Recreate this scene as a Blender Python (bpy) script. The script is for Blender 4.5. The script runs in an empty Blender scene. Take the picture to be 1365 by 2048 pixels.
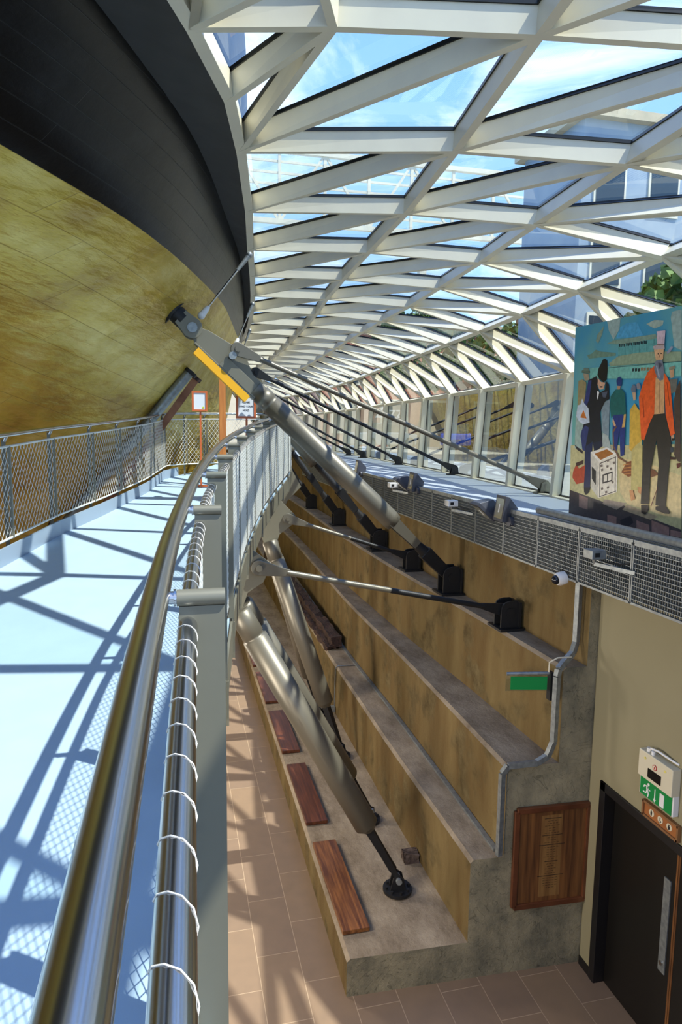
import bpy, math, random
from mathutils import Vector, Matrix
random.seed(7)
SC = bpy.context.scene
COL = SC.collection

# ---------------------------------------------------------------- camera
cam_d = bpy.data.cameras.new('camera')
cam_d.sensor_fit = 'VERTICAL'; cam_d.sensor_height = 36.0; cam_d.sensor_width = 24.0
cam_d.lens = 36.0 * 1365 / 2048
cam_d.clip_start = 0.02; cam_d.clip_end = 600
cam = bpy.data.objects.new('camera', cam_d); COL.objects.link(cam)
R_ = Vector((0.97113853, -0.23820783, 0.01212349)); U_ = Vector((0.01773625, 0.12280937, 0.99227178)); B_ = Vector((-0.23785579, -0.96341834, 0.12348983))
cam.matrix_world = Matrix(((R_.x, U_.x, B_.x, 0), (R_.y, U_.y, B_.y, 0), (R_.z, U_.z, B_.z, 0), (0, 0, 0, 1)))
SC.camera = cam

# ---------------------------------------------------------------- world, sun, exposure
SC.view_settings.view_transform = 'Standard'
SC.view_settings.look = 'None'
SC.view_settings.gamma = 1.0
SC.view_settings.use_curve_mapping = False
SC.view_settings.exposure = 0.75
SUN_DIR = Vector((0.58, -0.40, 1.12)).normalized()   # towards the sun
SUN_POWER = 5.2
SKY_POWER = 1.45
w = bpy.data.worlds.new('sky'); SC.world = w; w.use_nodes = True
nt = w.node_tree; nt.nodes.clear()
N = nt.nodes.new; L = nt.links.new
out = N('ShaderNodeOutputWorld'); bg = N('ShaderNodeBackground'); bg.inputs[1].default_value = SKY_POWER
tc = N('ShaderNodeTexCoord'); sep = N('ShaderNodeSeparateXYZ'); L(tc.outputs['Generated'], sep.inputs[0])
ramp = N('ShaderNodeValToRGB'); L(sep.outputs[2], ramp.inputs[0])
ramp.color_ramp.elements[0].position = 0.0; ramp.color_ramp.elements[0].color = (0.34, 0.56, 0.88, 1)
ramp.color_ramp.elements[1].position = 0.75; ramp.color_ramp.elements[1].color = (0.08, 0.22, 0.66, 1)
# flat cloud layer: direction projected on a plane overhead
mx = N('ShaderNodeMath'); mx.operation = 'MAXIMUM'; L(sep.outputs[2], mx.inputs[0]); mx.inputs[1].default_value = 0.06
dv = N('ShaderNodeVectorMath'); dv.operation = 'DIVIDE'
cx = N('ShaderNodeCombineXYZ'); [L(mx.outputs[0], cx.inputs[i]) for i in range(3)]
L(tc.outputs['Generated'], dv.inputs[0]); L(cx.outputs[0], dv.inputs[1])
nz = N('ShaderNodeTexNoise'); nz.inputs['Scale'].default_value = 1.5; nz.inputs['Detail'].default_value = 8; nz.inputs['Roughness'].default_value = 0.62; nz.inputs['Distortion'].default_value = 0.5
L(dv.outputs[0], nz.inputs['Vector'])
cr = N('ShaderNodeValToRGB'); cr.color_ramp.elements[0].position = 0.46; cr.color_ramp.elements[1].position = 0.78; L(nz.outputs[0], cr.inputs[0])
mix = N('ShaderNodeMix'); mix.data_type = 'RGBA'; L(cr.outputs[0], mix.inputs[0]); L(ramp.outputs[0], mix.inputs[6]); mix.inputs[7].default_value = (0.85, 0.90, 0.98, 1)
L(mix.outputs[2], bg.inputs[0]); L(bg.outputs[0], out.inputs[0])
sun_d = bpy.data.lights.new('sun', 'SUN'); sun_d.energy = SUN_POWER; sun_d.angle = math.radians(0.6); sun_d.color = (1.0, 0.95, 0.86)
sun = bpy.data.objects.new('sun', sun_d); COL.objects.link(sun)
sun.rotation_euler = SUN_DIR.to_track_quat('Z', 'Y').to_euler(); sun.location = (10, -8, 20)

# ---------------------------------------------------------------- materials
def lin(c):
    return tuple(((v / 12.92) if v <= 0.04045 else ((v + 0.055) / 1.055) ** 2.4) for v in c) + (1.0,)
MATS = {}
def mat(name, col, rough=0.5, metal=0.0, col2=None, scale=6.0, stretch=(1, 1, 1), bump=0.0, bscale=40.0, detail=6, lo=0.35, hi=0.65, emit=0, spec=0.5, aniso=0.0):
    if name in MATS: return MATS[name]
    m = bpy.data.materials.new(name); m.use_nodes = True
    nt = m.node_tree; b = nt.nodes['Principled BSDF']
    b.inputs['Base Color'].default_value = lin(col); b.inputs['Roughness'].default_value = rough; b.inputs['Metallic'].default_value = metal
    b.inputs['Specular IOR Level'].default_value = spec
    if aniso: b.inputs['Anisotropic'].default_value = aniso
    N = nt.nodes.new; L = nt.links.new
    if col2 is not None or bump:
        tc = N('ShaderNodeTexCoord'); mp = N('ShaderNodeMapping'); mp.inputs['Scale'].default_value = stretch
        L(tc.outputs['Object'], mp.inputs[0])
    if col2 is not None:
        n = N('ShaderNodeTexNoise'); n.inputs['Scale'].default_value = scale; n.inputs['Detail'].default_value = detail; L(mp.outputs[0], n.inputs['Vector'])
        r = N('ShaderNodeValToRGB'); r.color_ramp.elements[0].position = lo; r.color_ramp.elements[1].position = hi
        r.color_ramp.elements[0].color = lin(col); r.color_ramp.elements[1].color = lin(col2)
        L(n.outputs[0], r.inputs[0]); L(r.outputs[0], b.inputs['Base Color'])
    if bump:
        n2 = N('ShaderNodeTexNoise'); n2.inputs['Scale'].default_value = bscale; n2.inputs['Detail'].default_value = 4; L(mp.outputs[0], n2.inputs['Vector'])
        bp = N('ShaderNodeBump'); bp.inputs['Strength'].default_value = bump; bp.inputs['Distance'].default_value = 0.02
        L(n2.outputs[0], bp.inputs['Height']); L(bp.outputs[0], b.inputs['Normal'])
    if emit:
        b.inputs['Emission Color'].default_value = lin(col); b.inputs['Emission Strength'].default_value = emit
    MATS[name] = m
    return m

def glass_mat(name, tint, refl, rough=0.0, ior=1.5):
    m = bpy.data.materials.new(name); m.use_nodes = True; nt = m.node_tree; nt.nodes.clear(); N = nt.nodes.new; L = nt.links.new
    o = N('ShaderNodeOutputMaterial'); t = N('ShaderNodeBsdfTransparent'); t.inputs[0].default_value = tint
    g = N('ShaderNodeBsdfGlossy'); g.inputs['Roughness'].default_value = rough; g.inputs[0].default_value = (0.95, 1.0, 0.98, 1)
    lw = N('ShaderNodeLayerWeight'); lw.inputs[0].default_value = 0.5
    fr = N('ShaderNodeMath'); fr.operation = 'POWER'; L(lw.outputs['Facing'], fr.inputs[0]); fr.inputs[1].default_value = 4.0
    a = N('ShaderNodeMath'); a.operation = 'MULTIPLY_ADD'; a.inputs[1].default_value = 1.0 - refl; a.inputs[2].default_value = refl; a.use_clamp = True
    L(fr.outputs[0], a.inputs[0]); mxs = N('ShaderNodeMixShader'); L(a.outputs[0], mxs.inputs[0]); L(t.outputs[0], mxs.inputs[1]); L(g.outputs[0], mxs.inputs[2]); L(mxs.outputs[0], o.inputs[0])
    return m

M_white = mat('white_painted_steel', (0.87, 0.84, 0.74), 0.42, col2=(0.84, 0.81, 0.72), scale=3)
M_grey = mat('grey_painted_steel', (0.45, 0.435, 0.375), 0.40, 0.15)
M_taupe = mat('taupe_strut_paint', (0.43, 0.41, 0.36), 0.40, 0.40)
M_dark = mat('dark_painted_iron', (0.13, 0.13, 0.135), 0.5, 0.3)
M_black = mat('black_gasket', (0.02, 0.035, 0.035), 0.35)
M_steel = mat('brushed_stainless', (0.74, 0.73, 0.72), 0.2, 1.0, aniso=0.4)
M_wire = mat('steel_wire', (0.86, 0.86, 0.83), 0.35, 0.25)
M_galv = mat('galvanised_steel', (0.60, 0.62, 0.62), 0.45, 0.6, col2=(0.50, 0.52, 0.53), scale=20)
M_deck = mat('pale_blue_deck', (0.655, 0.745, 0.815), 0.5, col2=(0.64, 0.73, 0.80), scale=5, bump=0.02, bscale=90)
M_kerb = mat('kerb_plate', (0.54, 0.60, 0.66), 0.45)
M_wood = mat('oiled_hardwood', (0.27, 0.14, 0.09), 0.4, col2=(0.42, 0.23, 0.14), scale=3.0, stretch=(9, 0.7, 9), lo=0.35, hi=0.7)
M_wood_b = mat('bright_oiled_hardwood', (0.33, 0.18, 0.09), 0.4, col2=(0.58, 0.37, 0.19), scale=3.0, stretch=(9, 0.7, 9), lo=0.35, hi=0.7)
M_wood_v = mat('varnished_teak', (0.30, 0.18, 0.10), 0.45, col2=(0.52, 0.34, 0.18), scale=2.5, stretch=(9, 9, 0.6), lo=0.3, hi=0.72)
M_orange_wood = mat('orange_timber', (0.70, 0.42, 0.20), 0.5, col2=(0.80, 0.52, 0.26), scale=3, stretch=(8, 8, 0.6))
M_old_wood = mat('weathered_black_timber', (0.16, 0.11, 0.09), 0.85, col2=(0.30, 0.21, 0.18), scale=7, stretch=(4, 0.6, 4), bump=1.0, bscale=14)
M_yellow = mat('yellow_foam', (0.93, 0.68, 0.08), 0.6)
M_paper = mat('white_paper', (0.88, 0.90, 0.93), 0.6)
M_print = mat('printed_black', (0.10, 0.10, 0.12), 0.6)
M_red = mat('red_ink', (0.65, 0.1, 0.12), 0.6)
M_green = mat('safety_green', (0.02, 0.50, 0.24), 0.4)
M_cream = mat('cream_plastic', (0.80, 0.77, 0.68), 0.45)
M_whitep = mat('white_plastic', (0.86, 0.86, 0.86), 0.4)
M_beige = mat('beige_wall_paint', (0.55, 0.52, 0.41), 0.75, col2=(0.54, 0.51, 0.40), scale=2)
M_doorleaf = mat('black_brown_door', (0.075, 0.068, 0.06), 0.4)
M_doorframe = mat('charcoal_door_frame', (0.085, 0.08, 0.085), 0.45)
M_lens = mat('lamp_reflector_glass', (0.70, 0.69, 0.62), 0.12, 0.6)
M_slate = mat('slate_grey_housing', (0.27, 0.28, 0.32), 0.45, 0.2)
M_soffit = mat('dark_soffit', (0.23, 0.225, 0.22), 0.6, col2=(0.20, 0.195, 0.19), scale=4)
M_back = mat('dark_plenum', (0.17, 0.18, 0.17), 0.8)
M_brown_timber = mat('rust_brown_timber', (0.48, 0.29, 0.20), 0.7, col2=(0.62, 0.42, 0.30), scale=4)
G_roof = glass_mat('roof_glass', (0.86, 0.93, 0.94, 1), 0.06)
G_win = glass_mat('window_glass', (0.60, 0.68, 0.66, 1), 0.42)
G_green = glass_mat('clear_acrylic', (0.85, 0.9, 0.9, 1), 0.05)

def concrete():
    m = bpy.data.materials.new('stained_concrete'); m.use_nodes = True; nt = m.node_tree; b = nt.nodes['Principled BSDF']; N = nt.nodes.new; L = nt.links.new
    b.inputs['Roughness'].default_value = 0.85; b.inputs['Specular IOR Level'].default_value = 0.25
    tc = N('ShaderNodeTexCoord'); geo = N('ShaderNodeNewGeometry')
    def noise(sc, st, det=6, w=0.5):
        mp = N('ShaderNodeMapping'); mp.inputs['Scale'].default_value = st; L(tc.outputs['Object'], mp.inputs[0])
        n = N('ShaderNodeTexNoise'); n.inputs['Scale'].default_value = sc; n.inputs['Detail'].default_value = det; n.inputs['Roughness'].default_value = w; L(mp.outputs[0], n.inputs['Vector']); return n
    def ramp(n, lo, hi, c0, c1):
        r = N('ShaderNodeValToRGB'); e = r.color_ramp.elements; e[0].position = lo; e[1].position = hi; e[0].color = lin(c0); e[1].color = lin(c1); L(n.outputs[0], r.inputs[0]); return r
    def mixc(f, a, bb):
        x = N('ShaderNodeMix'); x.data_type = 'RGBA'; L(f, x.inputs[0]); L(a, x.inputs[6]); L(bb, x.inputs[7]); return x
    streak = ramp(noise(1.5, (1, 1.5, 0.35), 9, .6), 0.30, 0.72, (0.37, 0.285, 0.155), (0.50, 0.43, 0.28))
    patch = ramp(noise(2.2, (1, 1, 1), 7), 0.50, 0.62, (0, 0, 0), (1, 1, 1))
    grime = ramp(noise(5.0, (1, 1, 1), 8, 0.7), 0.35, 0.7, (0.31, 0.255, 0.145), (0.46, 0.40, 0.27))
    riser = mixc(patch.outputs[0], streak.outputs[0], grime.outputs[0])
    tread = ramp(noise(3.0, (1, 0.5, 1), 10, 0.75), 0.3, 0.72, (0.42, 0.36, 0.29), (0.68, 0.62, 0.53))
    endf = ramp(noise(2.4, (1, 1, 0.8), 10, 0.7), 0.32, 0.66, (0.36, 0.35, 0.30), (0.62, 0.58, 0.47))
    wv = N('ShaderNodeTexNoise'); wv.inputs['Scale'].default_value = 2.1; wv.inputs['Detail'].default_value = 2; wv.inputs['Distortion'].default_value = 3.5; L(tc.outputs['Object'], wv.inputs['Vector'])
    scr = ramp(wv, 0.495, 0.505, (1, 1, 1), (0.75, 0.75, 0.75)); scr.color_ramp.elements.new(0.515).color = (1, 1, 1, 1)
    mul = N('ShaderNodeMix'); mul.data_type = 'RGBA'; mul.blend_type = 'MULTIPLY'; mul.inputs[0].default_value = 1.0; L(endf.outputs[0], mul.inputs[6]); L(scr.outputs[0], mul.inputs[7])
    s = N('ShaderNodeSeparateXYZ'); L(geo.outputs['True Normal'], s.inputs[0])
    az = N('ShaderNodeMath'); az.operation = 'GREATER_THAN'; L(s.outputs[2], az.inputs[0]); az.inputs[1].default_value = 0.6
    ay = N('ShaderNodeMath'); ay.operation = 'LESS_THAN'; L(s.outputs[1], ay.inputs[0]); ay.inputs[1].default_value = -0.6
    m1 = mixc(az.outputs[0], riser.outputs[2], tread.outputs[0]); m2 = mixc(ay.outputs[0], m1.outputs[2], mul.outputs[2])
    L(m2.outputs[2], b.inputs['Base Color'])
    n2 = noise(30, (1, 1, 1), 6, 0.7); bp = N('ShaderNodeBump'); bp.inputs['Strength'].default_value = 0.55; bp.inputs['Distance'].default_value = 0.02; L(n2.outputs[0], bp.inputs['Height']); L(bp.outputs[0], b.inputs['Normal'])
    return m
M_conc = concrete()

def tiles():
    m = bpy.data.materials.new('brown_floor_tiles'); m.use_nodes = True; nt = m.node_tree; b = nt.nodes['Principled BSDF']; N = nt.nodes.new; L = nt.links.new
    b.inputs['Roughness'].default_value = 0.5
    tc = N('ShaderNodeTexCoord'); mp = N('ShaderNodeMapping'); mp.inputs['Rotation'].default_value = (0, 0, math.radians(90)); L(tc.outputs['Object'], mp.inputs[0])
    br = N('ShaderNodeTexBrick'); br.inputs['Scale'].default_value = 1.0; br.inputs['Brick Width'].default_value = 0.9; br.inputs['Row Height'].default_value = 0.45; br.inputs['Mortar Size'].default_value = 0.004; br.inputs['Mortar Smooth'].default_value = 0.1
    br.offset = 0.5
    br.inputs['Color1'].default_value = lin((0.50, 0.42, 0.34)); br.inputs['Color2'].default_value = lin((0.475, 0.40, 0.335)); br.inputs['Mortar'].default_value = lin((0.63, 0.55, 0.46)); L(mp.outputs[0], br.inputs['Vector'])
    n = N('ShaderNodeTexNoise'); n.inputs['Scale'].default_value = 5; n.inputs['Detail'].default_value = 6; L(tc.outputs['Object'], n.inputs['Vector'])
    r = N('ShaderNodeValToRGB'); r.color_ramp.elements[0].color = (0.80, 0.80, 0.82, 1); r.color_ramp.elements[1].color = (1.08, 1.05, 1.02, 1); L(n.outputs[0], r.inputs[0])
    x = N('ShaderNodeMix'); x.data_type = 'RGBA'; x.blend_type = 'MULTIPLY'; x.inputs[0].default_value = 1; L(br.outputs[0], x.inputs[6]); L(r.outputs[0], x.inputs[7]); L(x.outputs[2], b.inputs['Base Color'])
    return m
M_tile = tiles()

def brass():
    m = bpy.data.materials.new('patinated_brass_sheathing'); m.use_nodes = True; nt = m.node_tree; b = nt.nodes['Principled BSDF']; N = nt.nodes.new; L = nt.links.new
    b.inputs['Metallic'].default_value = 0.42; b.inputs['Roughness'].default_value = 0.36
    uv = N('ShaderNodeUVMap'); uv.uv_map = 'UVMap'
    mp = N('ShaderNodeMapping'); mp.inputs['Scale'].default_value = (1, 1, 1); L(uv.outputs[0], mp.inputs[0])
    n = N('ShaderNodeTexNoise'); n.inputs['Scale'].default_value = 1.1; n.inputs['Detail'].default_value = 8; n.inputs['Roughness'].default_value = 0.6; L(mp.outputs[0], n.inputs['Vector'])
    r = N('ShaderNodeValToRGB'); e = r.color_ramp.elements; e[0].position = 0.3; e[1].position = 0.7; e[0].color = lin((0.64, 0.50, 0.17)); e[1].color = lin((0.90, 0.82, 0.50)); e3 = e.new(0.78); e3.color = lin((0.86, 0.84, 0.66)); e2 = e.new(0.5); e2.color = lin((0.79, 0.68, 0.27)); L(n.outputs[0], r.inputs[0])  # patina tones; the palest stop paints specular patches into the colour
    # overlapping sheets
    br = N('ShaderNodeTexBrick'); br.inputs['Scale'].default_value = 1.0; br.inputs['Brick Width'].default_value = 1.25; br.inputs['Row Height'].default_value = 0.42; br.inputs['Mortar Size'].default_value = 0.006; br.inputs['Mortar Smooth'].default_value = 0.6
    br.inputs['Color1'].default_value = (1, 1, 1, 1); br.inputs['Color2'].default_value = (0.86, 0.86, 0.84, 1); br.inputs['Mortar'].default_value = (0.62, 0.58, 0.5, 1); L(uv.outputs[0], br.inputs['Vector'])
    x = N('ShaderNodeMix'); x.data_type = 'RGBA'; x.blend_type = 'MULTIPLY'; x.inputs[0].default_value = 0.8; L(r.outputs[0], x.inputs[6]); L(br.outputs[0], x.inputs[7]); L(x.outputs[2], b.inputs['Base Color'])
    mp2 = N('ShaderNodeMapping'); mp2.inputs['Scale'].default_value = (0.8, 1.7, 1); mp2.inputs['Rotation'].default_value = (0, 0, 0.35); L(uv.outputs[0], mp2.inputs[0])
    n2 = N('ShaderNodeTexNoise'); n2.inputs['Scale'].default_value = 3.2; n2.inputs['Detail'].default_value = 5; L(mp2.outputs[0], n2.inputs['Vector'])
    bp = N('ShaderNodeBump'); bp.inputs['Strength'].default_value = 0.75; bp.inputs['Distance'].default_value = 0.06; L(n2.outputs[0], bp.inputs['Height'])
    bp2 = N('ShaderNodeBump'); bp2.inputs['Strength'].default_value = 0.4; bp2.inputs['Distance'].default_value = 0.01; L(br.outputs[1], bp2.inputs['Height']); bp2.invert = True; L(bp.outputs[0], bp2.inputs['Normal']); L(bp2.outputs[0], b.inputs['Normal'])
    r2 = N('ShaderNodeMapRange'); L(n.outputs[0], r2.inputs[0]); r2.inputs[3].default_value = 0.26; r2.inputs[4].default_value = 0.5; L(r2.outputs[0], b.inputs['Roughness'])
    return m
M_brass = brass()

def black_hull():
    m = bpy.data.materials.new('black_hull_planks'); m.use_nodes = True; nt = m.node_tree; b = nt.nodes['Principled BSDF']; N = nt.nodes.new; L = nt.links.new
    uv = N('ShaderNodeUVMap'); uv.uv_map = 'UVMap'
    br = N('ShaderNodeTexBrick'); br.inputs['Scale'].default_value = 1.0; br.inputs['Brick Width'].default_value = 5.0; br.inputs['Row Height'].default_value = 0.17; br.inputs['Mortar Size'].default_value = 0.004; br.inputs['Mortar Smooth'].default_value = 0.5
    br.inputs['Color1'].default_value = lin((0.03, 0.03, 0.033)); br.inputs['Color2'].default_value = lin((0.045, 0.047, 0.052)); br.inputs['Mortar'].default_value = lin((0.10, 0.105, 0.11)); L(uv.outputs[0], br.inputs['Vector'])
    n = N('ShaderNodeTexNoise'); n.inputs['Scale'].default_value = 2.2; n.inputs['Detail'].default_value = 8; n.inputs['Roughness'].default_value = 0.65; L(uv.outputs[0], n.inputs['Vector'])
    r = N('ShaderNodeValToRGB'); r.color_ramp.elements[0].position = 0.55; r.color_ramp.elements[1].position = 0.8; r.color_ramp.elements[0].color = (0, 0, 0, 1); r.color_ramp.elements[1].color = (0.6, 0.6, 0.6, 1); L(n.outputs[0], r.inputs[0])
    x = N('ShaderNodeMix'); x.data_type = 'RGBA'; L(r.outputs[0], x.inputs[0]); L(br.outputs[0], x.inputs[6]); x.inputs[7].default_value = lin((0.15, 0.16, 0.17)); L(x.outputs[2], b.inputs['Base Color'])
    b.inputs['Roughness'].default_value = 0.3; b.inputs['Specular IOR Level'].default_value = 0.22
    bp = N('ShaderNodeBump'); bp.inputs['Strength'].default_value = 0.35; bp.inputs['Distance'].default_value = 0.02; L(n.outputs[0], bp.inputs['Height'])
    bp2 = N('ShaderNodeBump'); bp2.inputs['Strength'].default_value = 0.5; bp2.inputs['Distance'].default_value = 0.01; bp2.invert = True; L(br.outputs[1], bp2.inputs['Height']); L(bp.outputs[0], bp2.inputs['Normal']); L(bp2.outputs[0], b.inputs['Normal'])
    return m
M_hull = black_hull()

# ---------------------------------------------------------------- mesh tools
class MB:
    def __init__(s): s.v = []; s.f = []; s.sm = []; s.mi = []; s.uv = {}
    def add(s, vs, fs, smooth=False, mi=0):
        o = len(s.v); s.v += [Vector(v) for v in vs]
        for f in fs: s.f.append(tuple(i + o for i in f)); s.sm.append(smooth); s.mi.append(mi)
        return o
    def box(s, c, d, rz=0.0, M=None, mi=0):
        M = M or Matrix.Rotation(rz, 3, 'Z'); c = Vector(c); vs = []
        for x in (-.5, .5):
            for y in (-.5, .5):
                for z in (-.5, .5): vs.append(c + M @ Vector((x * d[0], y * d[1], z * d[2])))
        s.add(vs, [(0, 1, 3, 2), (4, 6, 7, 5), (0, 4, 5, 1), (2, 3, 7, 6), (0, 2, 6, 4), (1, 5, 7, 3)], mi=mi); return s
    def bar(s, a, b, wd, h, up=(0, 0, 1), up2=None, off=0.0, wd2=None, h2=None, mi=0):
        """box section from a to b, width wd across, height h along up, shifted by off along up"""
        a = Vector(a); b = Vector(b); t = (b - a).normalized(); vs = []
        for p, u, ww, hh in ((a, Vector(up), wd, h), (b, Vector(up2 or up), wd2 or wd, h2 or h)):
            u = (u - t * u.dot(t)).normalized(); r = t.cross(u)
            for sx, sz in ((-1, -1), (1, -1), (1, 1), (-1, 1)): vs.append(p + r * sx * ww / 2 + u * (sz * hh / 2 + off))
        s.add(vs, [(3, 2, 1, 0), (4, 5, 6, 7), (0, 1, 5, 4), (1, 2, 6, 5), (2, 3, 7, 6), (3, 0, 4, 7)], mi=mi); return s
    def tube(s, pts, r, n=12, r2=None, caps=True, mi=0):
        pts = [Vector(p) for p in pts]; m = len(pts); vs = []; prev = None
        for i, p in enumerate(pts):
            t = (pts[min(i + 1, m - 1)] - pts[max(i - 1, 0)]).normalized()
            if prev is None:
                u = Vector((0, 0, 1)) if abs(t.z) < .9 else Vector((1, 0, 0)); u = (u - t * u.dot(t)).normalized()
            else: u = (prev - t * prev.dot(t)).normalized()
            prev = u; w_ = t.cross(u)
            rr = r if r2 is None else r + (r2 - r) * i / (m - 1)
            if isinstance(r, (list, tuple)): rr = r[i]
            for k in range(n):
                a = 2 * math.pi * k / n; vs.append(p + u * math.cos(a) * rr + w_ * math.sin(a) * rr)
        fs = [(i * n + k, (i + 1) * n + k, (i + 1) * n + (k + 1) % n, i * n + (k + 1) % n)[::-1] for i in range(m - 1) for k in range(n)]
        s.add(vs, fs, smooth=n > 4, mi=mi)
        if caps:
            s.add(vs[:n], [tuple(range(n))], mi=mi); s.add(vs[-n:], [tuple(range(n))[::-1]], mi=mi)
        return s
    def wire(s, pts, r):
        return s.tube(pts, r, 3, caps=False)
    def prism(s, poly, o, ex, ey, ez, t, mi=0, t0=None):
        """poly in (ex,ey) from origin o, thick t along ez (centred, or from t0)"""
        o = Vector(o); ex = Vector(ex); ey = Vector(ey); ez = Vector(ez).normalized(); n = len(poly)
        lo = -t / 2 if t0 is None else t0; vs = [o + ex * p[0] + ey * p[1] + ez * lo for p in poly] + [o + ex * p[0] + ey * p[1] + ez * (lo + t) for p in poly]
        s.add(vs, [tuple(range(n))[::-1], tuple(range(n, 2 * n))] + [(i, (i + 1) % n, n + (i + 1) % n, n + i) for i in range(n)], mi=mi); return s
    def disc(s, c, ax, r, t, n=20, mi=0):
        ax = Vector(ax).normalized(); c = Vector(c); return s.tube([c - ax * t / 2, c + ax * t / 2], r, n, mi=mi)
    def ball(s, c, r, n=12, m=8, sc=(1, 1, 1), mi=0):
        vs = []; c = Vector(c)
        for i in range(m + 1):
            th = math.pi * i / m
            for k in range(n): a = 2 * math.pi * k / n; vs.append(c + Vector((r * sc[0] * math.sin(th) * math.cos(a), r * sc[1] * math.sin(th) * math.sin(a), r * sc[2] * math.cos(th))))
        s.add(vs, [(i * n + k, (i + 1) * n + k, (i + 1) * n + (k + 1) % n, i * n + (k + 1) % n) for i in range(m) for k in range(n)], smooth=True, mi=mi); return s
    def build(s, name, m, parent=None, bevel=0.0, kind=None, mods=None):
        if not s.v: return None
        me = bpy.data.meshes.new(name)
        base = Vector((0, 0, 0))
        p = parent
        while p is not None: base = base + p.location; p = p.parent
        own = Vector((0, 0, 0))
        if parent is None:
            xs = [v.x for v in s.v]; ys = [v.y for v in s.v]; zs = [v.z for v in s.v]
            own = Vector(((min(xs) + max(xs)) / 2, (min(ys) + max(ys)) / 2, min(zs)))
        me.from_pydata([v - base - own for v in s.v], [], s.f); me.validate()
        for i, pl in enumerate(me.polygons):
            if i < len(s.sm): pl.use_smooth = s.sm[i]; pl.material_index = s.mi[i]
        for mm in (m if isinstance(m, (list, tuple)) else [m]): me.materials.append(mm)
        me.update()
        o = bpy.data.objects.new(name, me); COL.objects.link(o); o.parent = parent; o.location = own
        if bevel:
            b = o.modifiers.new('bevel', 'BEVEL'); b.width = bevel; b.segments = 2; b.limit_method = 'ANGLE'
        if kind: o['kind'] = kind
        return o

def fixn(o):
    import bmesh
    bm = bmesh.new(); bm.from_mesh(o.data); bmesh.ops.recalc_face_normals(bm, faces=bm.faces); bm.to_mesh(o.data); bm.free(); return o
def tag(o, label, cat, group=None):
    o['label'] = label; o['category'] = cat
    if group: o['group'] = group
    return o
def thing(name, label, cat, loc=(0, 0, 0), group=None):
    o = bpy.data.objects.new(name, None); COL.objects.link(o); o.location = loc; o.empty_display_size = 0.2
    return tag(o, label, cat, group)
def struct(name, loc=(0, 0, 0)):
    o = bpy.data.objects.new(name, None); COL.objects.link(o); o.location = loc; o['kind'] = 'structure'; return o
def interp(tab, x):
    if x <= tab[0][0]: a, b = tab[0], tab[1]
    elif x >= tab[-1][0]: a, b = tab[-2], tab[-1]
    else:
        for a, b in zip(tab, tab[1:]):
            if a[0] <= x <= b[0]: break
    return a[1] + (b[1] - a[1]) * (x - a[0]) / (b[0] - a[0])
def text_mesh(body, size, loc, ex, ey, name, m, parent, align='CENTER', ext=0.001):
    cu = bpy.data.curves.new('lettering', 'FONT'); cu.body = body; cu.size = size; cu.align_x = align; cu.align_y = 'CENTER'; cu.extrude = ext
    t = bpy.data.objects.new('lettering', cu); COL.objects.link(t)
    me = bpy.data.meshes.new_from_object(t); bpy.data.objects.remove(t)
    ex = Vector(ex).normalized(); ey = Vector(ey).normalized(); ez = ex.cross(ey)
    base = Vector((0, 0, 0)); p = parent
    while p is not None: base = base + p.location; p = p.parent
    for v in me.vertices: v.co = Vector(loc) - base + ex * v.co.x + ey * v.co.y + ez * v.co.z
    me.materials.clear(); me.materials.append(m)
    o = bpy.data.objects.new(name, me); COL.objects.link(o); o.parent = parent; return o

SLOPE = 0.05
def zdeck(y): return -1.52 + SLOPE * y
def zrail(y): return -0.42 + SLOPE * y
RAIL = [(-1.5, -0.11), (0.44, -0.075), (0.8, -0.063), (1.52, -0.037), (2.1, -0.006), (3.28, 0.09), (4.08, 0.181), (5.4, 0.356), (6.8, 0.594), (8.9, 1.037), (10.6, 1.47), (12.7, 2.02), (14.5, 2.35), (17, 2.6)]
def smooth_tab(tab, x):
    # average a few samples so that polylines read as curves
    return sum(interp(tab, x + d) for d in (-.5, -.25, 0, .25, .5)) / 5
def xr(y): return smooth_tab(RAIL, y)
# ================================================================ THE SETTING
FL = -5.8
# floor of the dry dock
fixn(MB().box((-1.9, 19, FL - 0.1), (14.3, 46, 0.2)).build('floor', M_tile, kind='structure'))

def bend(y): return -0.03 * max(0.0, y - 28) ** 2 * 0.6
YS = [6.1, 7, 8, 9, 10, 11, 12, 13, 14, 15, 16, 17.5, 19, 20.5, 22, 24, 26, 28, 30, 32, 34, 36, 38]
T4 = [(6, 3.87), (8, 3.82), (11, 3.72), (15, 3.66), (20, 3.78), (25, 3.85)]
T3 = [(6, 3.29), (9.7, 3.34), (12.7, 3.32), (19.5, 3.5), (25, 3.55)]
T2 = [(6, 2.93), (8.6, 2.89), (12, 2.9), (20, 2.95)]
TB = [(6, 4.13), (20, 4.15), (25, 4.2)]
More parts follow.
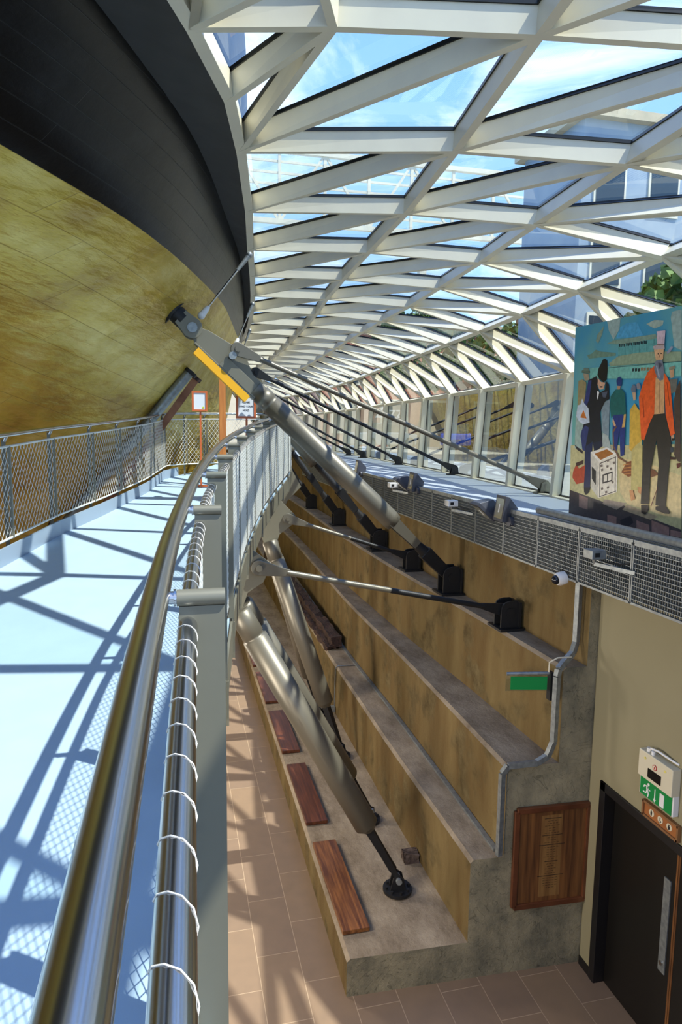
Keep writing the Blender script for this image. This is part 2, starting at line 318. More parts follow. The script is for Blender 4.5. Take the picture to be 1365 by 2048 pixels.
# stepped concrete altars of the dry dock, with the flat end face
mb = MB(); secs = []
for y in YS:
    b = bend(y); x1 = 1.63 + b; x2 = interp(T2, y) + b; x3 = interp(T3, y) + b; x4 = interp(T4, y) + b; xb = interp(TB, y) + b
    c = 0.035
    prof = [(x1, FL), (x1, -5.38 - c), (x1 + c, -5.38), (x2, -5.38), (x2, -4.45 - c), (x2 + c, -4.45), (x3, -4.45), (x3, -3.46 - c), (x3 + c, -3.46), (x4, -3.46), (x4, -2.43 - c), (x4 + c, -2.43), (xb, -2.43), (xb, -1.02), (xb + 0.4, -1.02), (xb + 0.4, FL)]
    if y == YS[0]: secs.append([Vector((px, 6.12 - 0.045 * (px - 1.63), pz)) for px, pz in prof])
    else: secs.append([Vector((px, y, pz)) for px, pz in prof])
n = len(secs[0]); vs = [v for s_ in secs for v in s_]
fs = [(i * n + k, i * n + (k + 1) % n, (i + 1) * n + (k + 1) % n, (i + 1) * n + k) for i in range(len(secs) - 1) for k in range(n)]
fs += [tuple(range(n))[::-1], tuple(range((len(secs) - 1) * n, len(secs) * n))]
mb.add(vs, fs); fixn(mb.build('wall_right', M_conc, kind='structure'))
# beige wall with the door beyond the altars (x = 4.23), opening y 3.8 .. 5.79
WX = 4.23
mb = MB()
mb.box((WX + 0.2, (5.79 + 5.98) / 2, (FL - 1.5) / 2 - 0.0), (0.4, 5.98 - 5.79, -1.5 - FL))
mb.box((WX + 0.2, 4.79, (-3.57 - 1.5) / 2), (0.4, 2.0, 3.57 - 1.5))
mb.box((WX + 0.2, 0.4, (FL - 1.5) / 2), (0.4, 6.8, -1.5 - FL))
fixn(mb.build('wall_front', M_beige, kind='structure'))
fixn(MB().box((WX - 0.006, 5.885, FL + 0.05), (0.012, 0.19, 0.1)).build('baseboard_front', M_doorframe, kind='structure'))
# enclosing walls out of the picture
MB().box((-9.1, 19, -3.4), (0.2, 46, 4.8)).build('wall_left', M_conc, kind='structure')
MB().box((-2.4, -4.1, -3.4), (13.3, 0.2, 4.8)).build('wall_back', M_beige, kind='structure')
MB().box((-2.4, 42.0, -1.6), (17.3, 0.2, 8.4)).build('wall_end', M_white, kind='structure')

# double door
door = struct('door_1', (WX, 4.8, FL))
mb = MB()
mb.box((WX + 0.06, 5.745, -4.685), (0.16, 0.09, 2.23)); mb.box((WX + 0.06, 3.83, -4.685), (0.16, 0.07, 2.23)); mb.box((WX + 0.06, 4.79, -3.615), (0.16, 1.98, 0.09))
mb.build('door_frame', M_doorframe, door, bevel=0.004)
lf = MB().box((WX + 0.13, 5.245, -4.73), (0.05, 0.90, 2.13)).build('door_leaf', M_doorleaf, door)
hp = MB().box((WX + 0.10, 4.885, -4.53), (0.012, 0.085, 0.93)); hp.build('push_plate', M_galv, lf)['label'] = 'tall metal push plate'
MB().disc((WX + 0.09, 4.885, -4.9), (1, 0, 0), 0.022, 0.02, 16).build('lock_cylinder', M_steel, lf)
MB().box((WX + 0.13, 4.785, -4.73), (0.056, 0.02, 2.13)).build('door_edge_strip', M_wood_v, lf)
lf2 = MB().box((WX + 0.13, 4.325, -4.73), (0.05, 0.89, 2.13)).build('door_leaf', M_doorleaf, door)
MB().box((WX + 0.13, 4.76, -4.73), (0.056, 0.018, 2.13)).build('door_edge_strip', M_wood_v, lf2)
MB().box((WX + 0.25, 4.8, -4.7), (0.04, 2.0, 2.25)).build('dark_lobby', M_doorleaf, door)

# ---------------------------------------------------------------- roof: triangulated steel grid
CX0 = [(-3, -3.4), (1, -1.4), (2.9, -.55), (3.8, -.18), (4.7, .17), (5.6, .47), (6.56, .65), (8.45, .93), (10, 1.11), (11.7, 1.33), (13.2, 1.51), (15, 1.7), (16.4, 1.82), (17.6, 1.89), (19.6, 2.0), (25, 2.05), (32, 1.6), (45, -1.6)]
CX1 = [(-1, 1.7), (4.16, 2.26), (6, 2.48), (7.8, 2.64), (9.5, 2.71), (11.4, 2.8), (13.2, 2.92), (15.2, 3.12), (18.7, 3.32), (22.5, 3.5), (26, 3.6), (30, 3.55), (38, 2.7), (45, 1)]
CX2 = [(0, 3.55), (5.5, 3.86), (7.3, 4.0), (9, 4.17), (11, 4.3), (12.7, 4.4), (14, 4.43), (17.5, 4.55), (20, 4.7), (24, 4.9), (27, 5.0), (31, 4.9), (35, 4.5), (45, 2.9)]
CX3 = [(0, 4.45), (6.4, 5.01), (8.1, 5.16), (9.9, 5.34), (12, 5.49), (13.9, 5.6), (16, 5.74), (18, 5.84), (20.3, 5.98), (22.6, 6.1), (25.4, 6.22), (28, 6.22), (31, 6.05), (35.7, 5.5), (45, 3.9)]
CX4 = [(0, 4.6), (8.75, 5.47), (10.4, 5.66), (12.4, 5.84), (14.1, 5.92), (15.9, 6.0), (19, 6.12), (24, 6.3), (28, 6.3), (32, 6.05), (38, 5.2), (45, 3.9)]
def cz3(y): return 1.79 - 0.012 * max(0, y - 8)
def cz4(y): return 0.77 - 0.010 * max(0, y - 8.7)
KMIN, KMAX = -3, 21
def c0y(k): return 4.7 + 1.86 * k if k < 1 else 6.56 + 1.72 * (k - 1)
def c1y(k): return 4.16 + 1.8 * k
def c2y(k): return 3.66 + 1.8 * k
def c3y(k): return 2.80 + 1.8 * k
def c4y(k): return 1.60 + 1.785 * k
def n0(k): y = c0y(k); return Vector((interp(CX0, y), y, 2.45))
def n1(k): y = c1y(k); return Vector((interp(CX1, y), y, 2.42))
def n2(k): y = c2y(k); return Vector((interp(CX2, y), y, 2.27))
def n3(k): y = c3y(k); return Vector((interp(CX3, y), y, cz3(y)))
def n4(k): y = c4y(k); return Vector((interp(CX4, y), y, cz4(y)))
NF = [n0, n1, n2, n3, n4]
UP = [Vector((-0.10, 0, 1)), Vector((0.06, 0, 1)), Vector((0.30, 0, 1)), Vector((0.75, 0, 0.66)), Vector((1, 0, 0.30))]
BW, BH = 0.060, 0.17
ceiling = struct('ceiling', (3, 15, 2))
def beam(a, ua, b, ub, name, wd=BW, h=BH):
    # member below the glass plus the black glazing gasket on top of it
    m = MB(); m.bar(a, b, wd, h, ua, ub, off=h / 2)
    m.bar(a, b, wd + 0.022, 0.03, ua, ub, off=h + 0.016, mi=1)
    return m.build(name, [M_white, M_black], ceiling)
def pane(a, b, c, ups):
    m = MB(); us = [u.normalized() * (BH + 0.035) for u in ups]
    m.add([a + us[0], b + us[1], c + us[2]], [(0, 1, 2)]); return m.build('glass_pane', G_roof, ceiling)
def mnode(k):
    y = 4.5 + 1.86 * k; return Vector((interp(CX0, y) + 0.93, y, 2.47))
npane = 0
panes_rest = MB()
for k in range(KMIN, KMAX):
    for c in range(4):
        A, Bn = NF[c], NF[c + 1]
        if c == 0 and k <= 0:
            a, m_, b = n0(k), mnode(k), n1(k)
            half_y = c0y(k) + 0.93 if k < 0 else 5.6
            hf = Vector((interp(CX0, half_y), half_y, 2.45)); nx = n0(k + 1)
            beam(a, UP[0], m_, UP[1], 'transverse_beam'); beam(m_, UP[1], b, UP[1], 'transverse_beam')
            beam(hf, UP[0], m_, UP[1], 'diagonal_beam'); beam(nx, UP[0], m_, UP[1], 'diagonal_beam')
            beam(nx, UP[0], b, UP[1], 'diagonal_beam')
            beam(m_, UP[1], mnode(k - 1), UP[1], 'ridge_chord') if k > KMIN else None
            if k > KMIN: beam(a, UP[0], mnode(k - 1), UP[1], 'diagonal_beam')
            for t in ((a, hf, m_), (hf, nx, m_), (nx, b, m_)): pane(*t, (UP[0], UP[0], UP[1]))
            if k > KMIN: pane(m_, b, n1(k - 1), (UP[1],) * 3); pane(m_, n1(k - 1), mnode(k - 1), (UP[1],) * 3); pane(a, m_, mnode(k - 1), (UP[0],) * 3)
            continue
        a, b = A(k), Bn(k); ua, ub = UP[c], UP[c + 1]
        beam(a, ua, b, ub, 'transverse_beam')
        if k > KMIN:
            bp_ = Bn(k - 1); ap = A(k - 1)
            if not (c == 0 and k == 1): beam(a, ua, bp_, ub, 'diagonal_beam')
            ps = [(a, b, bp_, (ua, ub, ub))]
            if not (c == 0 and k <= 1): ps.append((a, bp_, ap, (ua, ub, ua)))
            for p in ps:
                if k <= 12: pane(p[0], p[1], p[2], p[3])
                else:
                    us = [u.normalized() * (BH + 0.035) for u in p[3]]; panes_rest.add([p[0] + us[0], p[1] + us[1], p[2] + us[2]], [(0, 1, 2)])
panes_rest.build('glass_pane', G_roof, ceiling, kind='stuff')
for c in range(5):
    m = MB()
    prev = None
    for k in range(KMIN, KMAX):
        p = NF[c](k)
        if prev is not None:
            segs = [(prev, p)]
            if c == 0 and k <= 1:
                hy = 5.6 if k == 1 else c0y(k - 1) + 0.93; h_ = Vector((interp(CX0, hy), hy, 2.45)); segs = [(prev, h_), (h_, p)]
            for a, b in segs:
                hh = BH
                m.bar(a, b, BW + 0.008 if c else 0.09, hh, UP[c], off=hh / 2); m.bar(a, b, BW + 0.03, 0.03, UP[c], off=hh + 0.016, mi=1)
        prev = p
    m.build('chord_beam', [M_white, M_black], ceiling)

# dark soffit between the roof edge and the hull
HTOP = [(-4, -6.2), (0, -3.1), (2, -1.75), (3.5, -0.95), (4.8, -.36), (5.54, -.12), (6.28, .17), (7.36, .43), (8.97, .72), (10.6, 1.03), (12.7, 1.29), (15, 1.55), (18, 1.82), (22, 1.98), (28, 1.95), (34, 1.3), (46, -2.2)]
def hull_top(y): return smooth_tab(HTOP, y)
m = MB(); vs = []
ys = [-3 + 0.5 * i for i in range(92)]
for y in ys:
    vs += [Vector((interp(CX0, y) - 0.03, y, 2.46)), Vector((hull_top(y) - 0.15, y, 2.62)), Vector((hull_top(y) - 0.15, y, 2.75)), Vector((interp(CX0, y) - 0.03, y, 2.62))]
fs = [(i * 4 + k, (i + 1) * 4 + k, (i + 1) * 4 + (k + 1) % 4, i * 4 + (k + 1) % 4) for i in range(len(ys) - 1) for k in range(4)]
m.add(vs, fs); fixn(m.build('trim_1', M_soffit, kind='structure'))

# ---------------------------------------------------------------- glazed side wall
def sill(k):
    p = n4(k); return Vector((p.x + 0.0, p.y + 0.24, -0.99))
wn = 0
for k in range(KMIN + 2, KMAX - 2):
    wn += 1
    a, b = sill(k), sill(k + 1); ta, tb = n4(k), n4(k + 1)
    W = struct('window_%d' % wn, tuple((a + b) / 2))
    out = Vector(((b - a).y, -(b - a).x, 0)).normalized()
    m = MB(); m.bar(a, ta + Vector((0, 0, .02)), 0.10, 0.14, out, off=-0.0); m.build('mullion', M_white, W)
    m = MB()
    for s_, (p, q) in enumerate(((a, ta), (b, tb))):
        d = (b - a).normalized() * (0.06 if s_ == 0 else -0.06); m.bar(p + d + out * .06, q + d + out * .06, 0.014, 0.012, out)
    m.bar(a + out * .05, b + out * .05, 0.04, 0.03, (0, 0, 1), off=0.03)
    m.build('window_frame', M_black, W)
    m = MB(); m.bar(a, b, 0.16, 0.05, (0, 0, 1)); m.build('window_sill', M_white, W)
    m = MB(); o_ = out * 0.06; m.add([a + o_, b + o_, tb + o_, ta + o_], [(0, 1, 2, 3)]); m.build('pane', G_win, W)

# ---------------------------------------------------------------- raised service platform with mesh deck
PX = [(-3, 4.03), (14, 4.03), (20, 4.1), (25, 4.2)]
def px(y): return interp(PX, y) + bend(y)
m = MB(); ys = [-3 + i for i in range(0, 41)]
vs = []
for y in ys:
    vs += [Vector((px(y), y, -0.985)), Vector((interp(CX4, y) + 0.12, y, -0.985)), Vector((interp(CX4, y) + 0.12, y, -1.1)), Vector((px(y) + 0.1, y, -1.1))]
fs = [(i * 4 + k, (i + 1) * 4 + k, (i + 1) * 4 + (k + 1) % 4, i * 4 + (k + 1) % 4) for i in range(len(ys) - 1) for k in range(4)]
m.add(vs, fs)
def grating_mat():
    m = bpy.data.materials.new('mesh_platform_deck'); m.use_nodes = True; nt = m.node_tree; b = nt.nodes['Principled BSDF']; N = nt.nodes.new; L = nt.links.new
    tc = N('ShaderNodeTexCoord'); br = N('ShaderNodeTexBrick'); br.offset = 0; br.inputs['Scale'].default_value = 1; br.inputs['Brick Width'].default_value = 0.03; br.inputs['Row Height'].default_value = 0.03; br.inputs['Mortar Size'].default_value = 0.005
    br.inputs['Color1'].default_value = lin((0.42, 0.46, 0.50)); br.inputs['Color2'].default_value = lin((0.44, 0.48, 0.52)); br.inputs['Mortar'].default_value = lin((0.80, 0.83, 0.86)); L(tc.outputs['Object'], br.inputs['Vector']); L(br.outputs[0], b.inputs['Base Color'])
    b.inputs['Roughness'].default_value = 0.5; b.inputs['Metallic'].default_value = 0.1
    return m
M_grate = grating_mat()
fixn(m.build('trim_2', M_grate, kind='structure'))
# soffit slab carrying the platform above the beige wall
MB().box((4.35, 1.4, -1.3), (0.6, 9.0, 0.38)).build('trim_3', M_back, kind='structure')

# ground outside, seen through the glass
m = MB(); m.box((27.4, 25, -1.25), (42, 90, 0.1)); m.build('ground', mat('grey_paving', (0.72, 0.70, 0.66), 0.8, col2=(0.66, 0.64, 0.60), scale=1.5), kind='structure')
# ================================================================ THE SHIP
D18 = [(-4, 2.2), (0, 1.6), (2, 1.25), (5.05, .74), (5.55, .68), (6.1, .62), (6.9, .52), (8.2, .38), (9.6, .28), (10.8, .23), (12.65, .19), (16, .10), (20, .05), (30, .06), (40, .3), (46, .6)]
HZ = [(7, -0.6), (3.4, -0.1), (2.6, 0), (1.8, 1), (1.28, 2.75), (.5, 6), (-.5, 10), (-1.5, 14), (-3, 18), (-5, 20)]
HZ = HZ[::-1]
def hull_x(y, z): 
    h = (interp(HZ, z - .1) + interp(HZ, z) + interp(HZ, z + .1)) / 3
    return max(-8.5, hull_top(y) - smooth_tab(D18, y) * h)
ship = thing('ship_hull', 'towering clipper ship hull, black above and brass-sheathed below, filling the left side', 'ship', (0, 12, -5))
def hull_part(name, zs, m, off=0.0):
    mb = MB(); ys = [-4 + 0.35 * i for i in range(142)]; n = len(zs); vs = []; uvs = []
    for y in ys:
        L_ = 0; px_ = None
        for z in zs:
            x = hull_x(y, z) + off
            if px_ is not None: L_ += math.hypot(x - px_[0], z - px_[1])
            px_ = (x, z); vs.append(Vector((x, y, z))); uvs.append((y * 0.95, L_))
    for i in range(len(ys)):
        base_ = uvs[i * n][1]
    fs = [(i * n + k, i * n + k + 1, (i + 1) * n + k + 1, (i + 1) * n + k) for i in range(len(ys) - 1) for k in range(n - 1)]
    mb.add(vs, fs, smooth=True); o = mb.build(name, m, ship)
    ul = o.data.uv_layers.new(name='UVMap')
    for lp in o.data.loops: ul.data[lp.index].uv = uvs[lp.vertex_index]
    return o
zb = [1.8 - 0.18 * i for i in range(38)]
hull_part('brass_sheathing', zb, M_brass)['label'] = 'golden brass sheathing of the lower hull'
zk = [1.8 + 0.12 * i for i in range(9)] + [3.2, 4.2, 5.5]
hull_part('black_planking', zk, M_hull)['label'] = 'black painted planking above the brass line'

# ================================================================ WALKWAY
LF = [(-1.5, -3.3), (6.15, -1.43), (7.47, -1.16), (8.64, -.82), (10.4, -.39), (12.2, -.12), (12.9, .35), (14.5, .95), (17, 1.3)]
def lfx(y): return interp(LF, y)
walk = thing('walkway', 'pale blue sloping walkway deck running along the ship, striped with shadows', 'walkway', (0, 5, -1.4))
ys = [-1.5 + 0.5 * i for i in range(36)]
m = MB(); vs = []
for y in ys:
    z = zdeck(y); vs += [Vector((lfx(y) - .05, y, z)), Vector((xr(y) + .11, y, z)), Vector((xr(y) + .11, y, z - .06)), Vector((lfx(y) - .05, y, z - .06))]
fs = [(i * 4 + k, (i + 1) * 4 + k, (i + 1) * 4 + (k + 1) % 4, i * 4 + (k + 1) % 4) for i in range(len(ys) - 1) for k in range(4)] + [(0, 1, 2, 3), tuple(len(vs) - 4 + i for i in (3, 2, 1, 0))]
m.add(vs, fs); fixn(m.build('deck_panel', M_deck, walk))
m = MB()
for a, b in zip(ys, ys[1:]):
    if a < 12.2: m.bar((lfx(a), a, zdeck(a)), (lfx(b), b, zdeck(b)), 0.02, 0.15, off=0.075)
m.build('kerb_plate', M_kerb, walk)
m = MB()
for a, b in zip(ys, ys[1:]): m.bar((xr(a) + .125, a, zdeck(a)), (xr(b) + .125, b, zdeck(b)), 0.015, 0.22, off=-0.13)
m.build('edge_fascia', M_grey, walk)
m_r = MB(); m_l = MB()
for a, b in zip(ys, ys[1:]):
    m = m_r; m.bar((xr(a) - .45, a, zdeck(a) - .06), (xr(b) - .45, b, zdeck(b) - .06), 0.14, 0.26, off=-0.13)
    m = m_l; m.bar((lfx(a) + .3, a, zdeck(a) - .06), (lfx(b) + .3, b, zdeck(b) - .06), 0.14, 0.26, off=-0.13)
m_r.build('support_beam', M_grey, walk); m_l.build('support_beam', M_grey, walk)
# steel bracket arms (gussets) that tie the deck to the props, one at each prop frame
def gusset(y0, poly):
    MB().prism(poly, (0, y0, 0), (1, 0, 0), (0, 0, 1), (0, 1, 0), 0.035).build('gusset_plate', M_grey, walk, bevel=0.004)
gusset(7.25, [(.45, -1.25), (.78, -1.22), (.80, -1.31), (1.02, -1.48), (.93, -1.68), (.76, -1.79), (.66, -2.08), (.55, -2.16), (.45, -1.9), (.30, -1.5)])
gusset(10.94, [(1.40, -1.05), (1.66, -1.03), (1.69, -1.20), (1.93, -1.44), (1.90, -1.58), (1.67, -1.75), (1.58, -2.0), (1.48, -2.05), (1.38, -1.8), (1.25, -1.4)])
gusset(14.6, [(2.1, -.9), (2.45, -.85), (2.7, -1.3), (2.4, -1.6), (2.3, -1.85), (2.15, -1.7)])

# ---------------------------------------------------------------- balustrades
def arc_path(fx, y0, y1, step=0.05):
    pts = []; y = y0
    while y <= y1 + 1e-6: pts.append((fx(y), y)); y += step
    return pts
def diamond_mesh(fx, y0, y1, zbot, H, pitch, r, nseg=5, lean=1.0):
    """woven diamond infill between zbot(y) and zbot(y)+H following the path fx"""
    mb = MB(); run = H / 1.05
    s = y0 - run
    while s < y1:
        for d in (1, -1):
            pts = []
            for i in range(nseg * 2 + 1):
                t = i / (nseg * 2); y = s + run * t if d == 1 else s + run * (1 - t)
                if y0 <= y <= y1: pts.append((fx(y), y, zbot(y) + H * t))
            if len(pts) > 1: mb.wire(pts, r)
        s += pitch
    return mb
def fence_mesh(fx):
    # the fence turns across the deck at its far end, so walk it by arc length
    P = [(fx(y), y) for y in (2.5, 6.15, 7.47, 8.64, 10.4, 12.2, 12.5, 12.72, 12.95)]; cum = [0]
    for a, b in zip(P, P[1:]): cum.append(cum[-1] + math.hypot(b[0] - a[0], b[1] - a[1]))
    def at(s):
        for i in range(len(P) - 1):
            if s <= cum[i + 1]: t = (s - cum[i]) / (cum[i + 1] - cum[i]); return P[i][0] + (P[i + 1][0] - P[i][0]) * t, P[i][1] + (P[i + 1][1] - P[i][1]) * t
        return P[-1]
    mb = MB(); H = .79; run = H / 1.25; s0 = -run
    while s0 < cum[-1]:
        for d in (1, -1):
            pts = []
            for i in range(7):
                t = i / 6; s = s0 + run * (t if d == 1 else 1 - t)
                if 0 <= s <= cum[-1]: x, y = at(s); pts.append((x, y, zdeck(y) + .21 + H * t))
            if len(pts) > 1: mb.wire(pts, .0026)
        s0 += .074
    return mb
def mo(y): return .062 + .06 * max(0, min(1, (y - 3.2) / 2.2))
# right (near) balustrade
bal = thing('balustrade', 'near curving stainless handrail on flat grey posts with laced wire mesh', 'balustrade', (0, 1.5, -1.45), 'walkway balustrades')
py = [-0.3 + 0.1 * i for i in range(0, 165)]
MB().tube([(xr(y), y, zrail(y)) for y in py if y > -0.6], 0.0275, 20).build('handrail', M_steel, bal)['label'] = 'thick polished stainless steel handrail'
lt = [(xr(y) + mo(y), y, zrail(y) - .072) for y in py]
MB().tube(lt, 0.0205, 16).build('mesh_top_tube', M_steel, bal)
MB().tube([(xr(y) + mo(y) + .006, y, zdeck(y) + .07) for y in py[::2]], 0.010, 8).build('mesh_bottom_tube', M_steel, bal)
m = MB(); pts = []
y = 0.0
while y < 9.0:
    a = y / 0.085 * 2 * math.pi
    pts.append((xr(y) + mo(y) + math.cos(a) * .0215, y, zrail(y) - .072 + math.sin(a) * .0215)); y += 0.0085
m.tube(pts, 0.0010, 4, caps=False); m.build('lacing', mat('white_lacing_cord', (0.85, 0.83, 0.80), 0.5), bal)
diamond_mesh(lambda y: xr(y) + mo(y) + .008, -0.3, 13.5, lambda y: zdeck(y) + .07, 0.945, 0.055, 0.0021).build('wire_mesh', M_wire, bal, kind='stuff')
PY = [1.44, 2.52, 3.58, 4.54, 5.57, 6.5, 7.45, 8.4, 9.35, 10.3, 11.25, 12.2]
for i, y in enumerate(PY):
    x = xr(y); zr = zrail(y); zd = zdeck(y)
    m = MB(); m.box((x + .092, y, (zr - .03 + zd) / 2), (.095, .012, zr - .03 - zd)); m.box((x + .133, y + .02, (zr - .03 + zd - .27) / 2), (.014, .05, zr - .03 - zd + .27))
    m.box((x + .12, y, zd - .15), (.05, .02, .25))
    p = m.build('post', M_grey, bal)
    m = MB(); m.tube([(x + .04, y, zr - .012), (x + .14, y, zr - .012)], .018, 14); m.build('rail_sleeve', M_grey, p)
    m = MB(); m.tube([(x, y, zr - .01), (x + .045, y, zr - .012)], .014, 12); m.tube([(x + .034, y, zr - .012), (x + .039, y, zr - .012)], .019, 12); m.build('rail_bracket', M_steel, p)
# left (far) fence
fen = thing('balustrade', 'far straight mesh fence with thin stainless rail between the deck and the ship', 'balustrade', (-1, 7, -1.2), 'walkway balustrades')
FE = LF[:6] + [(12.5, .25), (12.72, .9), (12.95, 1.8)]
def fex(y): return interp(FE, y)
fy = [-1 + 0.25 * i for i in range(54)]
def zt(y): return zdeck(y) + 1.10
MB().tube([(lfx(y), y, zt(y)) for y in fy if y <= 12.3] + [(.25, 12.5, zt(12.5)), (.9, 12.72, zt(12.72)), (1.8, 12.95, zt(12.95))], 0.021, 14).build('handrail', M_steel, fen)
fp = [y for y in fy if y <= 12.3]
m = MB()
m.tube([(lfx(y), y, zt(y) - .10) for y in fp] + [(.25, 12.5, zt(12.5) - .1), (.9, 12.72, zt(12.72) - .1), (1.8, 12.95, zt(12.95) - .1)], 0.011, 8)
m.build('mesh_top_tube', M_wire, fen)
m = MB(); m.tube([(lfx(y), y, zdeck(y) + .21) for y in fp] + [(.25, 12.5, zdeck(12.5) + .21), (.9, 12.72, zdeck(12.72) + .21), (1.8, 12.95, zdeck(12.95) + .21)], 0.011, 8); m.build('mesh_bottom_tube', M_wire, fen)
fence_mesh(fex).build('wire_mesh', M_wire, fen, kind='stuff')
for y in [2.5, 3.45, 4.4, 5.4, 6.42, 7.42, 8.38, 9.3, 10.2, 11.1, 12.15, 12.5, 12.62, 12.72, 12.95]:
    x = fex(y); zd = zdeck(y)
    m = MB(); m.box((x, y, zd + .60), (.026, .03, .80)); m.box((x - .05, y + .04, zd + .53), (.03, .03, 1.06)); p = m.build('post', M_grey, fen)
    m = MB(); m.tube([(x - .045, y + .03, zd + 1.04), (x - .02, y + .03, zd + 1.095)], .018, 8); m.build('rail_bracket', M_steel, p)

# ================================================================ STRUTS THAT PROP THE HULL
def big_strut(y, head, base, label, group='raking props of the hull', tape=True):
    h = Vector((head[0], y, head[1])); b = Vector((base[0], y, base[1])); ax = (b - h).normalized(); up = Vector((0, 1, 0)).cross(ax).normalized()
    if up.z < 0: up = -up
    L_ = (b - h).length; P = lambda s, u=0, dy=0: h + ax * s + up * u + Vector((0, dy, 0))
    t = thing('hull_prop', label, 'prop', tuple(b), group)
    dk = 0.0 if tape else 0.75; mf = M_taupe if tape else M_dark
    # pad against the plates
    MB().disc(P(-.30), ax, .19, .05, 28).disc(P(-.22), ax, .12, .14, 24).build('hull_pad', M_dark, t)
    m = MB()
    for dy in (-.09, .09):
        poly = [(-.20, -.10), (-.05, -.12)] + [(.13 * math.sin(a_), -.13 * math.cos(a_)) for a_ in [i_ * .314 for i_ in range(11)]] + [(-.05, .12), (-.20, .10)]
        m.prism(poly, P(0, 0, dy), ax, up, (0, 1, 0), .03)
    m.build('clevis', M_grey, t); MB().disc(P(.0), (0, 1, 0), .065, .27, 20).build('pin', M_galv, t)
    MB().disc(P(.60, .10), (0, 1, 0), .05, .30, 20).build('pin', M_galv, t)
    m = MB(); m.prism([(.02, -.055), (.02, .055), (.16, .13), (.62, .24), (.75, .22), (.95, .12), (1.16, .12), (1.16, -.12), (.16, -.12)], P(0), ax, up, (0, 1, 0), .05)
    m.bar(P(.14, -.115), P(1.18, -.115), .16, .022, up)
    m.bar(P(.55, -.03), P(1.18, -.03), .17, .15, up); m.build('head_plate', M_grey, t, bevel=.004)
    if tape:
        m = MB(); m.bar(P(.22, -.175), P(1.12, -.175), .16, .10, up); m.build('foam_guard', M_yellow, t)['label'] = 'yellow foam head guard'
    m = MB(); R = .14
    m.tube([P(1.10), P(1.20), P(1.205), P(1.34), P(1.345), P(1.40), P(1.405), P(L_ - 1.30 - dk), P(L_ - 1.2 - dk), P(L_ - 1.2 - dk)], [R * .86, R * .86, R * .97, R * .97, R * .93, R * .93, R, R, R * .93, R * .5], 32); m.build('main_tube', M_taupe, t)
    m = MB()
    for dy in (-.10, .10): m.bar(P(L_ - 1.25, .0, dy), P(L_ - .72, .0, dy * .7), .035, .16, up, wd2=.03, h2=.12)
    m.build('fork_plate', mf, t)
    m = MB(); m.tube([P(L_ - 1.22 - dk), P(L_ - .70), P(L_ - .55), P(L_ - .5)], [.07, .07, .085, .085], 20); m.build('screw_shaft', M_dark, t)
    m = MB(); m.bar(P(L_ - .55), P(L_ - .05), .17, .20, up, wd2=.10, h2=.17); m.build('shoe', M_dark, t, bevel=.01)
    bracket(t, b, .32, .30)
    return t
def bracket(t, b, w_, h_):
    """dark welded anchor bracket on a concrete ledge, pin along y"""
    m = MB(); gz = -2.43 - b.z
    for dy in (-w_ * .32, w_ * .32):
        poly = [(-w_ * .42, gz), (-w_ * .42, .04)]
        poly += [(-w_ * .42 + w_ * .84 * (1 - math.cos(a)) * .5, .04 + h_ * .38 * math.sin(a)) for a in (.6, 1.0, 1.57)] + [(w_ * .34, .04 + h_ * .38), (w_ * .42, h_ * .3), (w_ * .42, gz)]
        m.prism(poly, b + Vector((0, dy, 0)), (1, 0, 0), (0, 0, 1), (0, 1, 0), .025)
    m.build('anchor_bracket', M_dark, t, bevel=.003)
    MB().box((b.x, b.y, -2.415), (w_ * 1.15, w_ * 1.25, .03)).build('base_plate', M_dark, t)
    MB().box((b.x + w_ * .44, b.y, (b.z + .12 - 2.43) / 2), (.03, w_ * .9, abs(-2.43 - b.z - .12))).build('back_plate', M_dark, t)
    MB().disc(b, (0, 1, 0), .055, w_ * .8, 18).build('pin', M_dark, t)
S = [(9.26, (.27, 1.24), (3.95, -2.17), 'nearest big silvery tube prop crossing the picture, yellow foam under its head', True),
     (12.9, (.98, 1.26), (3.95, -2.17), 'second big tube prop, just behind the nearest one with the yellow foam', False),
     (16.4, (1.40, 1.26), (3.97, -2.17), 'third big tube prop along the dock, mostly behind the walkway posts', False),
     (20.0, (1.60, 1.26), (4.0, -2.17), 'fourth big tube prop, farthest whose dark foot shows on the ledge', False)]
for y, h, b, lab, tp in S: big_strut(y, h, b, lab, tape=tp)

def eye_rod(a, b, r, name, label, cat, group, m1=M_taupe, m2=M_dark, split=.55, eye=.085, pin_ax=(0, 1, 0)):
    a = Vector(a); b = Vector(b); ax = (b - a).normalized(); L_ = (b - a).length
    side = Vector(pin_ax); side = (side - ax * side.dot(ax)).normalized(); up = side.cross(ax).normalized()
    t = thing(name, label, cat, tuple(b), group)
    for end, (c, d, mm) in enumerate(((a, ax, m1), (b, -ax, m2))):
        poly = [(math.cos(t_) * eye, math.sin(t_) * eye) for t_ in [math.pi * (.5 + i / 10) for i in range(11)]] + [(.10, -eye * .85), (.36, -r * 1.05), (.36, r * 1.05), (.10, eye * .85)]
        MB().prism(poly, c, d, up, side, .045).build('eye_plate', mm, t, bevel=.006)
        MB().disc(c, side, eye * .42, .10, 16).build('pin', mm, t)
    MB().tube([a + ax * .32, a + ax * (L_ * split)], r, 14).build('upper_rod', m1, t)
    MB().tube([a + ax * (L_ * split), b - ax * .32], r * 1.02, 14).build('lower_rod', m2, t)
    return t
